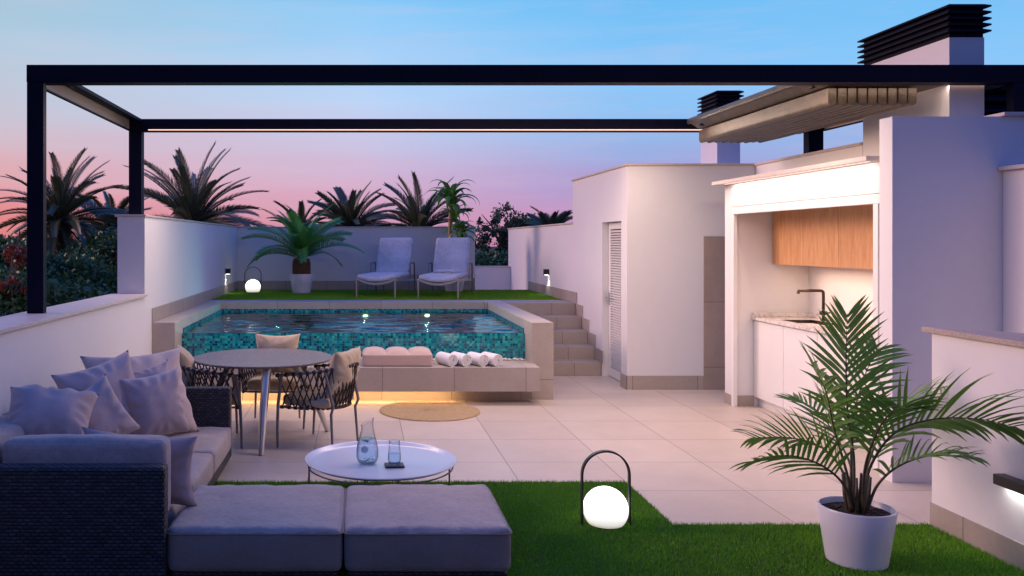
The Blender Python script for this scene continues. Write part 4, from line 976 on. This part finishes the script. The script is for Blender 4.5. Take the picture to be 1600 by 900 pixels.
# near areca palm ------------------------------------------------------
PX, PY = 2.617, 4.50
ap = empty('potted_palm', (PX, PY, .012), 'potted areca palm with feathery fronds in a white pot on the near grass', 'potted palm')
pot(ap, (PX, PY, .012), .145, .186, .295)
def path_frond(pts, nl, lmax, wl, droop, fold, start=.3, fwd=.75, tipk=.45, tw=0):
    """frond along given control points (Catmull-Rom)"""
    P = [Vector(p) for p in pts]; P = [P[0]*2-P[1]]+P+[P[-1]*2-P[-2]]; out = []
    for i in range(1, len(P)-2):
        for q in range(8):
            t = q/8; a, b, c, d = P[i-1], P[i], P[i+1], P[i+2]
            out.append(.5*((2*b)+(c-a)*t+(2*a-5*b+4*c-d)*t*t+(3*b-a-3*c+d)*t**3))
    out.append(P[-2]); K = len(out)-1; V = []; Fq = []
    for j in range(nl):
        t = start+(1-start)*(j+.5)/nl; f = min(.999, t)*K; i = int(f); p = out[i].lerp(out[i+1], f-i); tg = (out[i+1]-out[i]).normalized()
        s0 = tg.cross(Vector((0, 0, 1))) if abs(tg.z) < .93 else tg.cross(Vector((0, 1, 0)))*-1
        side0 = s0.normalized()
        if tw: side0 = Matrix.Rotation(tw, 3, tg) @ side0
        upn = side0.cross(tg).normalized(); lt = (t-start)/(1-start); prof = min(1, .6+lt*2.0)*(1-(1-tipk)*lt**2.4)
        for sg in (-1, 1):
            l = lmax*prof*random.uniform(.9, 1.1); ff = fwd*(.6+1.0*lt)+random.uniform(-.12, .12)
            d = (side0*sg+tg*ff+upn*(fold+random.uniform(-.12, .12))).normalized(); c = p+tg*random.uniform(-.006, .006); b = len(V); seg = 5
            dr = droop*random.uniform(.7, 1.35)
            for q in range(seg+1):
                u = q/seg; w = wl*(.35+.95*math.sin(math.pi*min(1, u*.75+.14)))*(1-u**4)+.0005
                nrm = d.cross(tg+Vector((0, 0, .3))); wd = nrm.cross(d).normalized()
                cup = nrm.normalized()*w*.18
                V.append(c-wd*w/2+cup); V.append(c); V.append(c+wd*w/2+cup)
                c = c+d*l/seg; d = (d+Vector((0, 0, -1))*dr/seg*(.4+1.2*u)).normalized()
            for q in range(seg):
                Fq.append((b+3*q, b+3*q+1, b+3*q+4, b+3*q+3)); Fq.append((b+3*q+1, b+3*q+2, b+3*q+5, b+3*q+4))
    return out, V, Fq
def pp(px, py, Y): return Vector(at(px, py, Y))
b0 = Vector((PX, PY, .30))
fronds = [
 ([b0+Vector((-.01, .01, 0)), pp(1334, 715, 4.5), pp(1324, 640, 4.5), pp(1322, 560, 4.5), pp(1324, 490, 4.5)], 24, .29, .017, .25, .15, .34, 0, .95),
 ([b0+Vector((-.03, .0, 0)), pp(1330, 730, 4.55), pp(1333, 655, 4.7), pp(1352, 585, 4.85), pp(1372, 545, 4.95)], 20, .27, .016, .4, .2, .36, .5, .9),
 ([b0+Vector((-.02, -.03, 0)), pp(1322, 735, 4.40), pp(1303, 668, 4.35), pp(1290, 610, 4.30), pp(1268, 570, 4.25)], 18, .25, .016, .45, .3, .36, -.6, .85),
 ([b0+Vector((-.04, .02, 0)), pp(1318, 740, 4.55), pp(1285, 700, 4.65), pp(1235, 684, 4.75), pp(1178, 684, 4.85)], 24, .27, .015, .7, .30, .30, .75, .75),
 ([b0+Vector((-.04, -.03, 0)), pp(1318, 757, 4.42), pp(1285, 728, 4.3), pp(1235, 712, 4.2), pp(1180, 722, 4.12)], 22, .24, .015, .7, .3, .36, .6, .8),
 ([b0+Vector((.03, .02, 0)), pp(1362, 725, 4.5), pp(1400, 675, 4.45), pp(1460, 655, 4.38), pp(1530, 655, 4.30), pp(1590, 668, 4.22)], 32, .37, .018, .75, .30, .22, -.75, .8),
 ([b0+Vector((.02, .04, 0)), pp(1358, 720, 4.65), pp(1385, 660, 4.85), pp(1430, 632, 5.0), pp(1490, 630, 5.12)], 24, .30, .016, .7, .3, .3, -.6, .8),
 ([b0+Vector((.04, -.03, 0)), pp(1372, 757, 4.42), pp(1405, 728, 4.35), pp(1455, 712, 4.30), pp(1512, 716, 4.22)], 20, .26, .015, .9, .4, .34, 0, .7),
 ([b0+Vector((.01, -.04, 0)), pp(1352, 730, 4.3), pp(1372, 672, 4.05), pp(1398, 640, 3.85), pp(1415, 640, 3.75)], 18, .23, .015, .6, .4, .42, 0, .8),
 ([b0+Vector((-.02, .03, 0)), pp(1330, 732, 4.7), pp(1305, 680, 4.95), pp(1275, 640, 5.15), pp(1240, 625, 5.3)], 18, .23, .015, .5, .4, .38, 0, .8),
]
for (pts, nl, lm, wl, dr, fo, stt, tw, fw) in fronds:
    out, V, Fq = path_frond(pts, int(nl*.84), lm*1.12, wl*.95, dr, fo, start=stt, tw=tw, fwd=fw)
    k = MB(); n = len(out); k.tube(out, [max(.0012, .0085*(1-i/n)**.8) for i in range(n)], 7); st_ = k.build('frond', m_stem, ap, smooth=True)
    np_mesh('leaflets', V, Fq, m_leaf_near, st_, smooth=True)
for i in range(9):
    a = i*.7; k = MB(); s0 = b0+Vector((.035*math.cos(a), .035*math.sin(a), -.03)); k.tube([s0, s0+Vector((.02*math.cos(a), .02*math.sin(a), .09)), s0+Vector((.03*math.cos(a), .03*math.sin(a), .2))], [.013, .010, .006], 8); k.build('cane', m_stem, ap, smooth=True)
# cycad ----------------------------------------------------------------
CX, CY = -1.0, 14.5
cy_ = empty('potted_cycad', (CX, CY, LZ), 'lush cycad with a shaggy trunk in a white pot on the upper lawn', 'potted palm')
pot(cy_, (CX, CY, LZ), .15, .20, .33)
k = MB(); k.lathe([(.10, .28), (.135, .34), (.14, .45), (.11, .56), (.06, .60), (0, .61)], (CX, CY, LZ), 28)
for i in range(150):
    a = i*2.4; z = .32+.26*i/150; rr = .135-.03*max(0, (z-.5)/.1); p0 = Vector((CX+rr*math.cos(a), CY+rr*math.sin(a), LZ+z)); dd = Vector((math.cos(a), math.sin(a), .9)).normalized()
    k.tube([p0-dd*.02, p0+dd*.035], [.014, .004], 5)
k.build('trunk', m_cyctrunk, cy_)
rs = random.Random(11)
for i in range(26):
    lay = i/26; az = i*2.399+rs.uniform(-.2, .2); e0 = R(80-50*lay+rs.uniform(-5, 5)); e1 = e0-R(48+34*lay)
    out, V, Fq = frond((CX, CY, LZ+.56), az, e0, e1, rs.uniform(.98, 1.2), 30, .21, .018, 3, .30, .30, .12, .4, rs.uniform(-.2, .2), .75, rs=rs, tw=rs.uniform(-.7, .7))
    k = MB(); n = len(out); k.tube(out, [max(.003, .011*(1-q/n)) for q in range(n)], 5); f_ = k.build('frond', m_stem, cy_, smooth=True); np_mesh('leaflets', V, Fq, m_leaf_cyc, f_, smooth=True)
# dracaena -------------------------------------------------------------
DX, DY = 1.66, 15.1
dr = empty('potted_dracaena', (DX, DY, LZ), 'two-stemmed dracaena in a white pot behind the second lounger', 'potted plant')
pot(dr, (DX, DY, LZ), .15, .20, .33)
def strap_rosette(c, n, ln, w, parent, rs, up=.9):
    V = []; Fq = []
    for i in range(n):
        az = i*2.399+rs.uniform(-.2, .2); e = R(rs.uniform(15, 85) if i > n*.3 else rs.uniform(60, 88)); p = Vector(c)+Vector((0, 0, rs.uniform(-.12, .08))); b = len(V); l = ln*rs.uniform(.75, 1.1); sg = 8
        for q in range(sg+1):
            u = q/sg; d = Vector((math.cos(az)*math.cos(e), math.sin(az)*math.cos(e), math.sin(e))); sd = Vector((-math.sin(az), math.cos(az), 0)); ww = w*(.5+1.0*math.sin(math.pi*min(1, .1+.75*u)))*(1-u**3)+.001
            upn = sd.cross(d); V.append(p-sd*ww/2+upn*ww*.2); V.append(p); V.append(p+sd*ww/2+upn*ww*.2); p = p+d*l/sg; e -= R(9+15*u*1.6)
        for q in range(sg): Fq.append((b+3*q, b+3*q+1, b+3*q+4, b+3*q+3)); Fq.append((b+3*q+1, b+3*q+2, b+3*q+5, b+3*q+4))
    np_mesh('leaves', V, Fq, m_leaf_drac, parent, smooth=True)
rs = random.Random(5)
k = MB(); x1 = (703-563)*DY/F; k.tube([(x1+.03, DY, LZ+.28), (x1, DY, 1.5), (x1+.01, DY, 2.05), (x1+.02, DY, 2.45)], [.045, .04, .038, .03], 12); t1 = k.build('cane', m_bark2, dr, smooth=True)
strap_rosette((x1+.02, DY, 2.42), 30, .64, .075, t1, rs); strap_rosette((x1+.07, DY+.02, 2.12), 14, .42, .05, t1, rs)
k = MB(); x2 = (719-563)*DY/F; k.tube([(x2-.03, DY, LZ+.28), (x2, DY, 1.4), (x2+.0, DY, 1.95)], [.05, .055, .05], 12); t2 = k.build('cane', m_bark2, dr, smooth=True)
strap_rosette((x2+.01, DY, 1.86), 24, .46, .07, t2, rs)

# ---------------------------------------------------------------- date palms beyond the walls
def date_palm(label, px, py, Y, Lf, nf, seed, spread=(78, -25), trunk_r=.17, ll=.34, azr=None):
    x, y, z = at(px, py, Y); rs = random.Random(seed)
    r = empty('date_palm', (x, y, -3.2), label, 'palm tree', 'date palms beyond the terrace walls')
    k = MB(); n = 14; k.tube([(x+.04*math.sin(q), y, -3.2+(z+3.2)*q/n) for q in range(n+1)], [trunk_r*(1.15-.2*q/n+.06*(q % 2)) for q in range(n+1)], 14)
    for i in range(60):
        a = i*2.4; zz = z-.55+.55*i/60; p0 = Vector((x+trunk_r*math.cos(a), y+trunk_r*math.sin(a), zz)); dd = Vector((math.cos(a), math.sin(a), 1.6)).normalized(); k.tube([p0-dd*.05, p0+dd*.16], [.05, .02], 5)
    k.build('trunk', m_trunk, r)
    V = []; Fq = []; st = MB()
    for i in range(nf):
        lay = (i+.5)/nf; az = i*2.399+rs.uniform(-.25, .25); e0 = R(spread[0]+(spread[1]-spread[0])*lay**1.1+rs.uniform(-7, 7)); e1 = e0-R(22+30*(1-abs(lay-.5))+rs.uniform(-8, 16))
        out, v, f = frond((x, y, z-.1+.1*rs.random()), az, e0, e1, Lf*rs.uniform(.85, 1.1), 40, ll*rs.uniform(.62, .76), .021, 2, .22, .40, .13, .5, rs.uniform(-.3, .3), 1.1, rs=rs, tw=rs.uniform(-.9, .9))
        b = len(V); V += v; Fq += [tuple(b+q for q in g_) for g_ in f]; m_ = len(out); st.tube(out, [max(.006, .03*(1-q/m_)) for q in range(m_)], 4)
    cr = np_mesh('crown', V, Fq, m_leaf_palm, r); st.build('frond_ribs', m_stem, r)
date_palm('tall date palm framed between the two left pergola posts', 94, 342, 21, 1.85, 70, 1, (82, -35))
date_palm('broad date palm rising just past the back left pergola post', 302, 352, 19, 1.9, 62, 2, (84, -30), trunk_r=.2)
date_palm('date palm behind the wall above the gap between the cycad and loungers', 547, 362, 24, 1.55, 54, 3, (84, -20))
date_palm('date palm behind the wall next to the tall dracaena', 655, 362, 22, 1.6, 38, 4, (84, -10))
date_palm('small date palm mostly hidden by the potted cycad', 470, 368, 26, 1.25, 30, 5, (80, -10))
date_palm('dark date palm low behind the end of the tall left wall', 176, 362, 24, 1.5, 50, 6, (74, -30))
date_palm('date palm whose tips just clear the wall left of the storage block', 862, 372, 23, 1.0, 26, 7, (84, 10))
# ---------------------------------------------------------------- broadleaf trees
def leafy(name, label, cat, px, py, Y, rx, ry, rz, nl, seed, mat, leaf=.09, zb=-3.2, group=None, clumps=26, sparse=0, trunk=True, tk=1.0):
    x, y, z = at(px, py, Y); g_ = np.random.default_rng(seed)
    r = empty(name, (x, y, zb), label, cat, group)
    if trunk:
        k = MB(); k.tube([(x, y, zb), (x+.06, y, (zb+z)/2), (x, y, z)], [.14*tk, .11*tk, .06*tk], 8)
        for i in range(12):
            a = i*2.4; e = g_.uniform(.5, 1.0); k.tube([(x, y, z-.7*rz+.06*i), (x+rx*.4*math.cos(a), y+ry*.4*math.sin(a), z-.2*rz+rz*.4*e), (x+rx*.8*math.cos(a), y+ry*.8*math.sin(a), z+rz*(e-.35))], [.045*tk, .025*tk, .008*tk], 5)
        k.build('trunk', m_trunk, r)
    cc = g_.normal(size=(clumps, 3)); cc /= np.linalg.norm(cc, axis=1)[:, None]; cc *= (g_.uniform(.35, 1.0, clumps)**.5)[:, None]
    cs = g_.uniform(.16, .40, clumps)*(1-.3*sparse)
    idx = g_.integers(0, clumps, nl); pos = cc[idx]+g_.normal(size=(nl, 3))*cs[idx][:, None]*.55
    pos = pos*np.array([rx, ry, rz])*.86+np.array([x, y, z])
    d1 = g_.normal(size=(nl, 3)); d1 /= np.linalg.norm(d1, axis=1)[:, None]; d2 = np.cross(d1, g_.normal(size=(nl, 3))); d2 /= np.linalg.norm(d2, axis=1)[:, None]
    s_ = leaf*g_.uniform(.6, 1.2, nl)[:, None]
    V = np.stack([pos-d1*s_, pos+d2*s_*.45, pos+d1*s_, pos-d2*s_*.45], 1).reshape(-1, 3)
    np_mesh('crown', V, np.arange(nl*4).reshape(-1, 4), mat, r); return r
G = 'leafy trees beyond the terrace'
leafy('leafy_tree', 'airy small-leaved tree with sky showing through beside the wall gap', 'tree', 785, 362, 23, .85, .8, .78, 3400, 1, m_leaf_tree2, .055, clumps=44, sparse=1)
leafy('leafy_tree', 'dense dark tree behind the wall just right of the airy tree', 'tree', 832, 372, 24.5, .75, .8, .62, 14000, 2, m_leaf_tree, .075)
leafy('hedge_shrub', 'dark green hedge seen over the low rear parapet', 'hedge', 775, 424, 21, 1.3, .8, .50, 30000, 3, m_leaf_tree, .065, clumps=50)
leafy('hedge_shrub', 'deep green shrub mass low in the wall gap behind the rear parapet', 'hedge', 765, 470, 20.5, 1.5, .8, 1.1, 30000, 13, m_leaf_tree, .07, clumps=50)
leafy('leafy_tree', 'bushy green tree at the far left behind the front pergola post', 'tree', 8, 432, 17, 1.0, 1.0, .72, 30000, 4, m_leaf_tree, .06, clumps=50)
leafy('leafy_tree', 'dark green tree around the foot of the tall date palm', 'tree', 100, 452, 18, 1.05, 1.0, .80, 34000, 5, m_leaf_tree, .06, clumps=55)
leafy('leafy_tree', 'dark leafy tree against the near end of the tall left wall', 'tree', 168, 428, 20, 1.0, 1.0, 1.0, 34000, 6, m_leaf_tree, .065, clumps=55)
leafy('flowering_shrub', 'rust red shrub showing beside the front pergola post', 'shrub', 30, 398, 15.6, .30, .4, .26, 2600, 7, m_leaf_red, .032, clumps=16, tk=.2)
leafy('leafy_tree', 'low dark tree filling below the parapet at the far left edge', 'tree', 20, 510, 15, 1.5, 1.0, .9, 30000, 8, m_leaf_tree, .07, clumps=50)
leafy('leafy_tree', 'shaded tree low behind the parapet under the tall date palm', 'tree', 130, 520, 16.5, 1.4, 1.0, 1.0, 30000, 9, m_leaf_tree, .07, clumps=50)
leafy('leafy_tree', 'distant tree line rising behind the left hand palms', 'tree', 60, 415, 34, 3.6, 2, 1.1, 30000, 10, m_leaf_tree, .13, clumps=60)
leafy('flowering_shrub', 'small rust red shrub low in the greenery near the parapet', 'shrub', 18, 448, 14.2, .28, .3, .2, 900, 17, m_leaf_red, .03, clumps=8, tk=.2)
